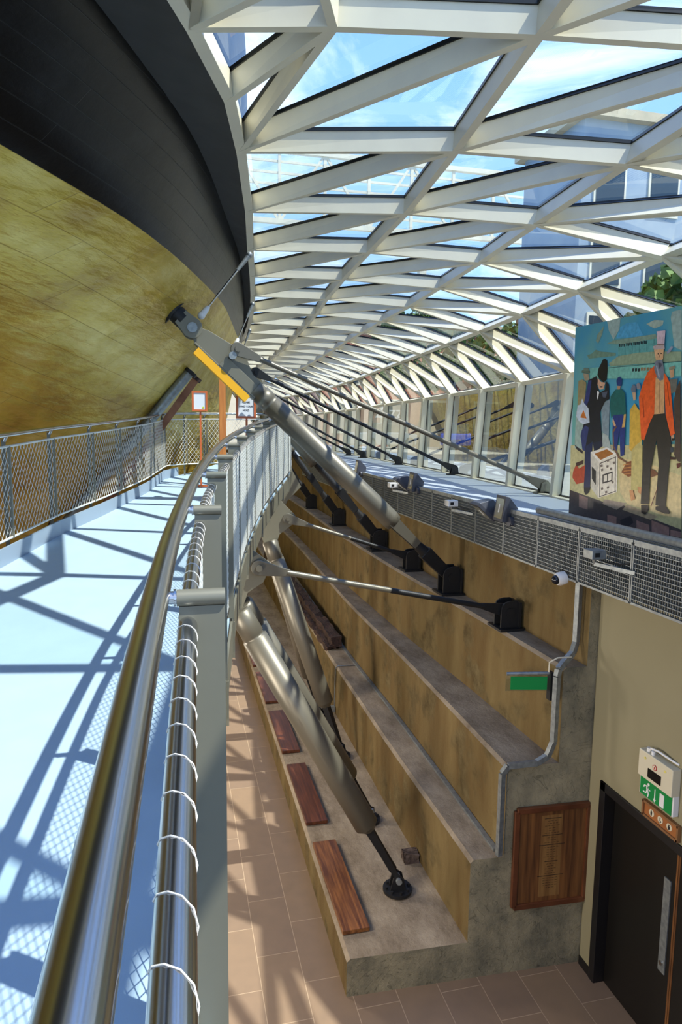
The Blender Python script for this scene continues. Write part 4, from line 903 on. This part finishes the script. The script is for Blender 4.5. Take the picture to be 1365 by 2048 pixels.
# ---------------------------------------------------------------- floodlights
def floodlight(c, rz, tilt, s=1.0, parent=None, nm='head'):
    R = Matrix.Rotation(rz, 3, 'Z') @ Matrix.Rotation(tilt, 3, 'Y')   # local -x is the beam direction
    c = Vector(c); P = lambda v: c + R @ (Vector(v) * s)
    w_, h_, d_ = .13, .23, .17
    m = MB()
    fr = [P((-.02, sy * w_, sz * h_ / 1)) for sy, sz in ((-1, -.62), (1, -.62), (1, .62), (-1, .62))]
    f2 = [P((.02, sy * w_, sz * h_)) for sy, sz in ((-1, -.62), (1, -.62), (1, .62), (-1, .62))]
    bk = [P((d_, sy * w_ * .55, sz * h_)) for sy, sz in ((-1, -.30), (1, -.30), (1, .12), (-1, .12))]
    m.add(fr + f2 + bk, [(0, 3, 2, 1), (0, 1, 5, 4), (1, 2, 6, 5), (2, 3, 7, 6), (3, 0, 4, 7), (4, 5, 9, 8), (5, 6, 10, 9), (6, 7, 11, 10), (7, 4, 8, 11), (8, 9, 10, 11)])
    h = fixn(m.build(nm, M_slate, parent, bevel=.004))
    m = MB(); q = [P((-.0225, sy * w_ * .8, sz * h_)) for sy, sz in ((-1, -.48), (1, -.48), (1, .48), (-1, .48))]; m.add(q, [(0, 3, 2, 1)]); m.build('lens', M_lens, h)
    m = MB(); m.box(P((-.024, 0, 0)), (.004 * s, .02 * s, .09 * s), M=R); m.build('lamp_tube', M_whitep, h)
    return h
def flood_unit(y, z, label, two=True, s=1.0):
    x = px(y)
    t = thing('floodlight', label, 'floodlight', (x - .05, y, z), 'floodlights on the platform edge')
    floodlight((x - .08, y - .02, z + .14), math.radians(-4), math.radians(8), s * 1.12, t)
    if two: floodlight((x - .14, y + .36, z + .06), math.radians(-4), math.radians(-48), s * 1.1, t)
    m = MB(); m.tube([(x - .03, y - .12, z + .02), (x + .0, y - .12, z - .0)], .045, 14); m.disc((x - .03, y - .18, z), (1, 0, 0), .06, .05, 16); m.box((x - .03, y + .0, z - .02), (.03, .5, .03)); m.build('bracket', M_slate, t)
flood_unit(7.72, -1.12, 'pair of grey floodlights nearest the banner on the platform edge')
flood_unit(11.0, -1.05, 'middle pair of grey floodlights, catching sunlight, on the platform edge')
flood_unit(14.6, -1.02, 'farthest grey floodlight on the platform edge, beside the big tube prop', two=False)
def sensor(y, z, m_, label):
    x = px(y); t = thing('sensor_box', label, 'sensor', (x - .1, y, z), 'small boxes on the grille front')
    MB().box((x - .17, y, z), (.15, .15, .085)).build('housing', m_, t, bevel=.006)
    MB().box((x - .19, y - .077, z), (.05, .004, .04)).build('lens', M_dark, t)
    m = MB(); m.bar((x, y - .38, z - .115), (x - .15, y + .02, z - .10), .03, .035); m.tube([(x - .15, y + .02, z - .10), (x - .17, y, z - .04)], .015, 8); m.build('arm', M_galv, t)
    m = MB(); m.tube([(x - .10, y + .06, z - .05), (x - .08, y - .05, z - .075), (x - .02, y - .2, z - .07), (x, y - .3, z - .05)], .005, 6); m.build('cable', M_dark, t)
sensor(5.60, -1.16, M_galv, 'grey box sensor on an arm, on the grille below the banner')
sensor(9.05, -1.06, M_whitep, 'small white box between the two floodlight pairs on the grille')
sensor(11.75, -1.03, M_whitep, 'small white box beyond the middle floodlights on the grille')
t = thing('dome_camera', 'white dome camera with a dark lens hanging at the lower edge of the grille', 'camera', (3.98, 6.33, -1.56))
m = MB(); m.tube([(4.02, 6.33, -1.555), (3.95, 6.33, -1.57), (3.925, 6.33, -1.575)], [.07, .072, .06], 24); m.build('housing', M_whitep, t)
m = MB(); m.ball((3.92, 6.33, -1.575), .05, 20, 12); m.build('dome', mat('dark_dome', (0.05, 0.07, 0.12), 0.08), t)

# ================================================================ ON THE STONE STEPS
benches = [(6.44, 8.05, 'nearest wooden bench board on the first step, brightest orange-brown'), (8.50, 10.15, 'second wooden bench board from the near end, dull red-brown'),
           (10.6, 12.25, 'third wooden bench board from the near end, beside the big tube leg'), (12.7, 14.35, 'fourth wooden bench board, mostly hidden by the tube legs'), (14.8, 16.4, 'farthest wooden bench board, deep in the dock')]
for a, b, lab in benches:
    m = MB(); m.box((1.815, (a + b) / 2, -5.345), (.30, b - a, .05))
    t = thing('bench_board', lab, 'bench', (1.83, (a + b) / 2, -5.38), 'bench boards on the first step')
    m.build('seat_board', M_wood if a > 7 else M_wood_b, t, bevel=.005)
    MB().box((1.83, (a + b) / 2, -5.375), (.25, b - a - .06, .012)).build('batten', M_dark, t)
# plaque
pl = thing('wooden_plaque', 'framed varnished wooden board with carved writing on the concrete end wall', 'plaque', (3.83, 6.0, -5.0))
yw = lambda x: 6.12 - 0.045 * (x - 1.63)
exw = Vector((1, -.045, 0)).normalized(); ezw = Vector((0, 0, 1)); nw = exw.cross(ezw)
O_ = Vector((3.82, yw(3.82), -4.475))
MB().prism([(-.40, -.53), (.40, -.53), (.40, .53), (-.40, .53)], O_, exw, ezw, nw, .03, t0=0.005).build('board', M_wood_v, pl)
m = MB()
for a, b in (((-.41, -.54), (.41, -.54)), ((.41, -.54), (.41, .54)), ((.41, .54), (-.41, .54)), ((-.41, .54), (-.41, -.54))):
    m.bar(O_ + exw * a[0] + ezw * a[1] + nw * .035, O_ + exw * b[0] + ezw * b[1] + nw * .035, .06, .045, nw)
m.build('frame', mat('frame_wood', (0.31, 0.17, 0.10), 0.35, col2=(0.40, 0.23, 0.14), scale=4), pl, bevel=.006)
MB().prism([(-.13, -.46), (.11, -.46), (.11, .46), (-.13, .46)], O_, exw, ezw, nw, .001, t0=.0345).build('pale_stave', mat('pale_teak', (0.44, 0.30, 0.16), .45, col2=(0.56, 0.41, 0.23), scale=3, stretch=(9, 9, .6)), pl)
m = MB(); random.seed(3)
z = .42
for i in range(30):
    wd = random.choice((.11, .14, .17, .22)) * (1.35 if i in (0, 7, 11, 18, 24) else .8); th = .006 if i in (0, 7, 11, 18, 24) else .003
    n_ = 1 if th > .005 else max(2, int(wd / .03)); x0 = -wd / 2
    for k in range(n_): m.prism([(x0 + wd * k / n_, z), (x0 + wd * (k + .7 + (.3 if n_ == 1 else 0)) / n_, z), (x0 + wd * (k + .7 + (.3 if n_ == 1 else 0)) / n_, z + th), (x0 + wd * k / n_, z + th)], O_, exw, ezw, nw, .002, t0=.0352)
    z -= .027
m.build('carved_lettering', mat('carved_dark', (0.16, 0.10, 0.06), 0.8), pl)

# hanging green sign
gs = thing('hanging_sign', 'small plain green hanging sign beside the conduit on the concrete end', 'sign', (3.73, 6.0, -2.75))
MB().tube([(3.30, 6.16, -2.50), (3.74, 6.06, -2.49)], .018, 14).build('hanger_tube', M_galv, gs)
MB().box((3.53, 6.112, -2.60), (.38, .006, .14), rz=-.22).build('sign_face', M_green, gs)
MB().box((3.51, 6.118, -2.59), (.44, .004, .19), rz=-.22).build('backing', G_green, gs)
MB().box((3.74, 6.05, -2.62), (.035, .07, .30)).build('bracket', M_dark, gs)
MB().tube([(3.70, 6.02, -2.46), (3.70, 6.02, -2.36), (3.78, 6.0, -2.31), (3.95, 6.02, -2.32)], .008, 8).build('cable', M_cream, gs)
# conduit trunking stepping down the corner
def poly_bar(pts, w_, h_, up): 
    m = MB()
    for a, b in zip(pts, pts[1:]): m.bar(a, b, w_, h_, up)
    return m
c1 = [(4.06, 6.12, -1.56), (4.06, 6.12, -2.20), (4.0, 6.08, -2.30), (3.86, 6.03, -2.39), (3.79, 5.99, -2.43), (3.77, 5.98, -2.50), (3.77, 5.98, -3.20)]
tag(poly_bar(c1, .06, .05, (.4, -1, .1)).build('conduit', M_galv), 'upper grey metal conduit running down from the grille past the green sign', 'conduit', 'metal conduits')
c2 = [(3.77, 5.98, -3.20), (3.72, 6.0, -3.36), (3.60, 6.0, -3.42), (3.28, 6.01, -3.425), (3.22, 6.01, -3.50), (3.22, 6.01, -4.40)]
tag(poly_bar(c2, .055, .05, (.2, -1, .1)).build('conduit', M_galv), 'lower grey metal conduit dropping over the third step to the second', 'conduit', 'metal conduits')
m = MB(); yy = [6.15 + i for i in range(13)]
for a, b in zip(yy, yy[1:]): m.bar((interp(T3, a) - .035, a, -4.435), (interp(T3, b) - .035, b, -4.435), .055, .03)
tag(m.build('cable_trunking', M_galv), 'flat grey cable trunking lying along the back of the second step', 'trunking')
m = MB(); m.tube([(3.28, 11.95, -4.44), (2.93, 11.95, -4.43), (2.885, 11.95, -4.46), (2.88, 11.95, -4.50), (2.88, 12.0, -5.25)], .010, 8); m.box((2.85, 12.0, -5.28), (.07, .10, .10))
tag(m.build('cable', M_galv), 'thin grey cable looping over the second step down to a small box', 'cable')
# old timbers on the second step
def rough(c, d, seed, label, grp, nm='old_timber', mt=None, cat='timber', amp=1.0):
    import bmesh
    rnd = random.Random(seed); bm = bmesh.new(); bmesh.ops.create_cube(bm, size=1.0)
    bmesh.ops.scale(bm, vec=d, verts=bm.verts); bmesh.ops.subdivide_edges(bm, edges=[e for e in bm.edges if abs(e.verts[0].co.y - e.verts[1].co.y) > d[1] * .9], cuts=16)
    bmesh.ops.subdivide_edges(bm, edges=bm.edges[:], cuts=1)
    for v in bm.verts: v.co += Vector((rnd.uniform(-.028, .028), rnd.uniform(-.03, .03), rnd.uniform(-.035, .028))) * amp
    me = bpy.data.meshes.new(nm); bm.to_mesh(me); bm.free(); me.materials.append(mt or M_old_wood)
    o = bpy.data.objects.new(nm, me); COL.objects.link(o); o.location = c; tag(o, label, cat, grp); return o
rough((3.12, 16.0, -4.27), (.20, 6.2, .17), 1, 'longest dark weathered timber lying along the second step', 'weathered timbers on the second step')
rough((3.02, 14.6, -4.39), (.22, 3.4, .10), 2, 'lower dark timber, half under the longest weathered one', 'weathered timbers on the second step')
rough((3.05, 21.0, -4.30), (.24, 3.0, .20), 3, 'farthest dark weathered timber on the second step', 'weathered timbers on the second step')
rough((2.80, 7.50, -5.325), (.17, .15, .13), 5, 'small rough dark stone lump at the back of the first step', None, 'stone_lump', mat('dark_rubble', (0.30, 0.24, 0.21), 0.9, col2=(0.42, 0.36, 0.32), scale=14, bump=.8, bscale=20), 'stone', .5)

# ================================================================ SIGNS BY THE DOOR
ex_ = thing('exit_sign', 'green running-man exit sign under a cream alarm box above the door', 'sign', (4.15, 4.93, -3.3))
m = MB(); m.box((WX - .045, 4.93, -3.03), (.09, .44, .25)); bx = m.build('alarm_box', M_cream, ex_, bevel=.006)
MB().box((WX - .092, 4.93, -3.075), (.006, .17, .085)).build('display', mat('black_display', (0.02, 0.02, 0.02), .2), bx)
m = MB(); m.tube([(WX - .0915, 4.93, -2.99), (WX - .0955, 4.93, -2.99)], .026, 20); m.build('emblem_ring', M_red, bx)
m = MB(); m.tube([(WX - .0955, 4.93, -2.99), (WX - .0965, 4.93, -2.99)], .020, 20); m.build('emblem_disc', M_cream, bx)
m = MB(); m.prism([(-.004, -.014), (.006, -.014), (.006, .012), (-.004, .006)], (WX - .0975, 4.93, -2.99), (0, -1, 0), (0, 0, 1), (1, 0, 0), .001); m.build('emblem_mark', M_red, bx)
for y in (5.06, 4.80): MB().disc((WX - .092, y, -2.96), (1, 0, 0), .012, .006, 12).build('yellow_lamp', mat('pale_yellow_cap', (0.85, 0.80, 0.45), .4), bx)
m = MB(); m.box((WX - .030, 4.93, -3.245), (.06, .44, .19)); sb = m.build('sign_case', M_whitep, ex_, bevel=.005)
MB().box((WX - .063, 4.93, -3.247), (.006, .41, .17)).build('sign_face', M_green, sb)
def onwall(poly, c, dx=-.0675, nm='pictogram', m_=None, par=None):
    return MB().prism(poly, (WX + dx, c[0], c[1]), (0, -1, 0), (0, 0, 1), (1, 0, 0), .003).build(nm, m_ or M_whitep, par)
c = (5.04, -3.255)
m = MB(); O2 = (WX - .0675, c[0], c[1]); e = ((0, -1, 0), (0, 0, 1), (1, 0, 0), .003)
m.prism([(.018 + math.cos(a) * .014, .052 + math.sin(a) * .014) for a in [i * .524 for i in range(12)]], O2, *e)
m.prism([(-.012, .034), (.012, .036), (.016, -.004), (-.004, -.008)], O2, *e)
m.prism([(-.012, .034), (-.040, .026), (-.046, .002), (-.036, .002), (-.030, .018), (-.006, .024)], O2, *e)
m.prism([(.008, .032), (.022, .010), (.044, .010), (.044, .001), (.016, .001), (.002, .020)], O2, *e)
m.prism([(-.002, -.004), (-.014, -.034), (-.048, -.034), (-.048, -.045), (-.006, -.045), (.010, -.010)], O2, *e)
m.prism([(.004, -.006), (.018, -.008), (.030, -.034), (.020, -.070), (.010, -.068), (.016, -.036)], O2, *e)
m.build('running_figure', M_whitep, sb)
onwall([(-.005, .06), (.005, .06), (.005, -.035), (.018, -.035), (0, -.065), (-.018, -.035), (-.005, -.035)], (4.935, -3.26), nm='down_arrow', par=sb)
onwall([(-.028, -.06), (.028, -.06), (.028, .06), (-.028, .06)], (4.845, -3.26), nm='doorway_symbol', par=sb)
m = MB(); m.tube([(WX - .05, 5.06, -2.90), (WX - .06, 5.03, -2.86), (WX - .05, 4.95, -2.85), (WX - .02, 4.80, -2.87), (WX, 4.74, -2.88)], .010, 10); m.tube([(WX - .05, 5.07, -2.905), (WX - .05, 5.07, -2.87)], .018, 12); m.tube([(WX - .06, 5.00, -2.905), (WX - .06, 5.00, -2.87)], .018, 12); m.build('cable', M_whitep, bx)
wc = thing('toilet_sign', 'orange-brown framed wooden toilet sign with three round symbols over the door', 'sign', (4.2, 4.9, -3.5))
zc = -3.476
m = MB(); m.box((WX - .012, 4.895, zc), (.02, .44, .12)); m.build('board', mat('orange_board', (0.64, 0.40, 0.21), .5, col2=(0.58, 0.35, 0.18), scale=6), wc)
m = MB()
for a, b in (((5.125, zc + .066), (4.665, zc + .066)), ((5.125, zc - .066), (4.665, zc - .066))): m.bar((WX - .02, a[0], a[1]), (WX - .02, b[0], b[1]), .034, .022)
for y in (5.12, 4.67): m.box((WX - .02, y, zc), (.034, .022, .15))
m.build('frame', mat('frame_brown', (0.50, 0.35, 0.22), .5), wc)
for k, y in enumerate((5.01, 4.895, 4.78)):
    d_ = MB().tube([(WX - .021, y, zc), (WX - .026, y, zc)], .033, 24); d = d_.build('symbol_disc', M_cream, wc)
    O3 = (WX - .0275, y, zc); m = MB()
    hd = [(math.cos(i * .785) * .006, .018 + math.sin(i * .785) * .006) for i in range(8)]
    if k != 1:
        m.prism(hd, O3, *e); m.prism([(-.010, .010), (.010, .010), (.008 if k == 0 else .013, -.012), (.004, -.026), (-.004, -.026), (-.008 if k == 0 else -.013, -.012)], O3, *e)
    else:
        m.prism(hd, O3, *e); m.prism([(-.003, .010), (.003, .010), (.004, -.004), (.014, -.004), (.016, -.018), (.011, -.018), (.010, -.008), (-.003, -.008)], O3, *e)
        m.tube([(WX - .0285, y + .004 + math.cos(a) * .012, zc - .014 + math.sin(a) * .012) for a in [2 + i * .5 for i in range(9)]], .0014, 4)
    m.build('pictogram', M_print, d)

# ================================================================ SIGN STANDS AND POST ON THE WALKWAY
def stand(x, y, z0, z1, hw, label, lines, dot=False):
    t = thing('sign_stand', label, 'sign', (x, y, zdeck(y)), 'framed notices on stands')
    M_of = mat('orange_frame_wood', (0.78, 0.40, 0.20), .4)
    m = MB(); fw = .03
    m.box((x, y, z1 - fw / 2), (hw * 2, .03, fw)); m.box((x, y, z0 + fw / 2), (hw * 2, .03, fw)); m.box((x - hw + fw / 2, y, (z0 + z1) / 2), (fw, .03, z1 - z0 - 2 * fw)); m.box((x + hw - fw / 2, y, (z0 + z1) / 2), (fw, .03, z1 - z0 - 2 * fw))
    m.build('frame', M_of, t)
    s_ = MB().box((x, y, (z0 + z1) / 2), (hw * 2 - fw * 2, .012, z1 - z0 - fw * 2)).build('notice', M_paper, t)
    zd = zdeck(y); MB().box((x + .01, y + .02, (zd + z0) / 2 + .02), (.028, .028, z0 - zd - .0)).build('pole', M_of, t)
    m = MB(); m.box((x, y + .02, zd + .015), (.22, .04, .03)); m.box((x, y + .02, zd + .015), (.04, .22, .03)); m.build('foot', M_of, t)
    for i, l in enumerate(lines): text_mesh(l, .034, (x, y - .0075, z1 - .12 - .055 * i), (1, 0, 0), (0, 0, 1), 'lettering', M_print, s_)
    if dot: MB().disc((x + hw * .45, y - .008, z0 + .06), (0, 1, 0), .016, .003, 16).build('sticker', mat('lime_sticker', (.75, .80, .1), .5), s_)
stand(.985, 9.5, .10, .44, .137, 'nearer framed white notice on an orange stand, below the big prop', ['PLEASE', 'MIND YOUR', 'HEAD'])
stand(.42, 11.0, .215, .53, .12, 'farther framed white notice with a lime dot, left of the tall timber post', [], dot=True)
tp = thing('timber_post', 'tall square orange timber post standing on the walkway between two notices', 'post', (.77, 11.0, zdeck(11)))
MB().box((.77, 11.0, (zdeck(11) + 1.0) / 2), (.10, .08, 1.0 - zdeck(11))).build('post', M_orange_wood, tp)
MB().box((.77, 11.0, zdeck(11) + .02), (.2, .2, .04)).build('foot', M_orange_wood, tp)
# shoring against the bilge, beyond the left fence
def shore(a, b, r, m_, label, sq=False):
    t = thing('bilge_shore', label, 'shore', b, 'shores under the bilge')
    (MB().bar(a, b, r * 2, r * 2) if sq else MB().tube([a, b], r, 20)).build('beam', m_, t)
    a = Vector(a); b = Vector(b); ax = (b - a).normalized()
    m = MB(); m.disc(a + ax * .02, ax, r * 1.5, .06, 20); m.build('cap_plate', M_dark if not sq else M_old_wood, t)
    m = MB(); m.disc(b - ax * .02, ax, r * 1.5, .06, 20); m.build('foot_plate', M_dark if not sq else M_old_wood, t)
shore((.30, 11.6, .88), (-2.6, 11.6, -2.7), .085, M_galv, 'grey steel shore slanting from the brass hull down behind the fence')
shore((.42, 12.0, .80), (-2.1, 12.0, -2.7), .06, M_brown_timber, 'rust-brown timber shore just behind the grey steel one', True)
shore((-1.3, 8.6, -1.2), (-2.3, 8.3, -4.8), .10, M_brown_timber, 'brown timber shore leaning behind the middle fence panels', True)
shore((-1.9, 7.5, -1.3), (-3.4, 7.3, -4.8), .10, M_brown_timber, 'brown timber shore leaning behind the nearest fence panels', True)

# ================================================================ OUTSIDE
def car(c, rz, m_, label):
    t = thing('car', label, 'car', c); R = Matrix.Rotation(rz, 3, 'Z'); C_ = Vector(c)
    ex = R @ Vector((1, 0, 0)); ey = R @ Vector((0, 1, 0)); ez = Vector((0, 0, 1))
    MB().prism([(-2.1, .25), (2.1, .25), (2.15, .62), (1.9, .82), (1.0, .92), (-1.3, .95), (-2.05, .9), (-2.15, .6)], C_, ex, ez, ey, 1.7).build('body', m_, t, bevel=.06)
    MB().prism([(1.05, .90), (.45, 1.38), (-.9, 1.42), (-1.75, .93)], C_, ex, ez, ey, 1.45).build('cabin', mat('car_glass', (.12, .16, .18), .1), t, bevel=.04)
    MB().prism([(.40, 1.39), (-.85, 1.43), (-.85, 1.46), (.38, 1.42)], C_, ex, ez, ey, 1.42).build('roof', m_, t)
    for sx in (-1.3, 1.35):
        for sy in (-.8, .8):
            wl = MB().disc(C_ + ex * sx + ey * sy + ez * .33, ey, .33, .2, 24).build('wheel', M_dark, t); MB().disc(C_ + ex * sx + ey * (sy * 1.14) + ez * .33, ey, .2, .04, 18).build('hubcap', M_galv, wl)
M_blue = mat('blue_car_paint', (.08, .30, .78), .25)
car((16.2, 37.6, -1.2), 1.15, M_blue, 'bright blue car parked outside, seen through the windows left of the banner')
car((11.6, 37.5, -1.2), .3, mat('silver_car_paint', (.62, .65, .68), .25, .3), 'silver car parked farther off outside, seen through the far windows')
M_brick = mat('red_brick', (.62, .36, .27), .85, col2=(.70, .46, .36), scale=14)
M_stone = mat('pale_building_stone', (.76, .70, .58), .8, col2=(.70, .65, .54), scale=3)
def building(x0, x1, y0, y1, h, m_, label, rows, colsn, base=-1.2, side='x'):
    t = thing('building', label, 'building', ((x0 + x1) / 2, (y0 + y1) / 2, base))
    MB().box(((x0 + x1) / 2, (y0 + y1) / 2, base + h / 2), (x1 - x0, y1 - y0, h)).build('wall', m_, t)
    MB().box(((x0 + x1) / 2, (y0 + y1) / 2, base + h + .15), (x1 - x0 + .6, y1 - y0 + .6, .3)).build('cornice', M_stone, t)
    wg = mat('building_glass', (.16, .22, .27), .12)
    for r in range(rows):
        for c_ in range(colsn):
            z = base + 1.9 + r * (h - 1.5) / rows
            if side == 'x': y = y0 + (y1 - y0) * (c_ + .5) / colsn; q = ((x0 - .03, y, z), (.08, (y1 - y0) / colsn * .5, (h / rows) * .5)); f = ((x0 - .02, y, z), (.06, (y1 - y0) / colsn * .58, (h / rows) * .58))
            else: x = x0 + (x1 - x0) * (c_ + .5) / colsn; q = ((x, y0 - .03, z), ((x1 - x0) / colsn * .5, .08, (h / rows) * .5)); f = ((x, y0 - .02, z), ((x1 - x0) / colsn * .58, .06, (h / rows) * .58))
            w_ = MB().box(*f).build('window_surround', M_white, t); MB().box(*q).build('window_glass', wg, w_)
    return t
building(19, 28, -2, 19, 6.5, M_stone, 'pale stone building across the street, right of the glass roof', 3, 6)
building(13.5, 22, 21.5, 25.5, 11.5, mat('blue_grey_cladding', (.50, .57, .64), .4, col2=(.60, .65, .68), scale=.8), 'tall blue-grey clad building seen through the right-hand roof panes', 4, 4, side='y')
b2 = building(9, 25, 42, 60, 7.5, M_brick, 'red brick restaurant with white lettering beyond the far windows', 2, 5, side='y')
text_mesh('Zizzi', 1.1, (13.5, 41.85, .95), (1, 0, 0), (0, 0, 1), 'lettering', M_whitep, b2, ext=.03)
building(21, 30, 24, 40, 8, M_brick, 'red brick building behind the parked cars', 2, 5)
# steel gantry with glazed roof far beyond
g = thing('steel_gantry', 'distant white steel truss gantry seen through the middle roof panes', 'gantry', (12, 48, -1.2))
m = MB()
for z in (13.2, 17.6): m.bar((4, 46, z), (40, 46, z), .35, .3)
for z in (14.0, 14.8, 15.5, 16.2, 16.9): m.bar((4, 46, z), (40, 46, z), .12, .14)
m.build('rail', M_white, g)
m = MB()
for i in range(13): m.bar((4 + i * 3, 46, 13.2), (4 + i * 3, 46, 17.6), .2, .2, (0, 1, 0))
for x in (5, 17, 29, 39): m.bar((x, 46.3, -1.2), (x, 46.3, 13.2), .5, .5, (0, 1, 0))
m.build('uprights', M_white, g)
m = MB()
for i in range(12): m.bar((4 + i * 3, 46, 13.2 if i % 2 else 17.6), (7 + i * 3, 46, 17.6 if i % 2 else 13.2), .16, .16, (0, 1, 0))
m.build('diagonals', M_white, g)
# trees behind
def tree(c, h, r, label, seed):
    rnd = random.Random(seed); t = thing('tree', label, 'tree', c, 'trees outside')
    MB().tube([c, (c[0] + .2, c[1], c[2] + h * .5)], .28, 10, r2=.14).build('trunk', M_old_wood, t)
    m = MB()
    for i in range(1400):
        th = rnd.uniform(0, 6.28); u = rnd.uniform(-1, 1); q = r * rnd.uniform(.45, 1) ** .5; s_ = math.sqrt(1 - u * u)
        p = Vector((c[0] + q * s_ * math.cos(th), c[1] + q * s_ * math.sin(th), c[2] + h * .68 + q * u * .8)); a = Vector((rnd.uniform(-1, 1), rnd.uniform(-1, 1), rnd.uniform(-1, 1))).normalized() * .22; b = a.cross(Vector((rnd.uniform(-1, 1), rnd.uniform(-1, 1), rnd.uniform(-1, 1)))).normalized() * .18
        m.add([p - a, p + b, p + a, p - b], [(0, 1, 2, 3)])
    m.build('foliage', mat('leaf_green', (.16, .30, .10), .7, col2=(.35, .46, .16), scale=2), t)
tree((11.2, 30, -1.2), 7.0, 2.4, 'leafy green tree outside beyond the middle windows', 1)
tree((20.0, 39, -1.2), 8.0, 2.8, 'green tree outside near the brick restaurant', 2)
tree((15.0, 17, -1.2), 6.5, 2.2, 'green tree outside in front of the pale stone building', 3)

# ================================================================ ADDED FILL LIGHTS, NO FITTINGS, TO LIFT THE LOWER DOCK
def area(name, loc, aim, size, size_y, power, col):
    d = bpy.data.lights.new(name, 'AREA'); d.shape = 'RECTANGLE'; d.size = size; d.size_y = size_y; d.energy = power; d.color = col
    o = bpy.data.objects.new(name, d); COL.objects.link(o); o.location = loc; o.rotation_euler = (Vector(aim) - Vector(loc)).to_track_quat('-Z', 'Y').to_euler(); return o
for i, y in enumerate((1.5, 5.5, 9.5, 13.5, 18.0, 23.0)):
    area('dock_fill_light', (-1.2, y, -2.6), (2.4, y, -5.0), .4, 1.6, 75, (1.0, .91, .80))
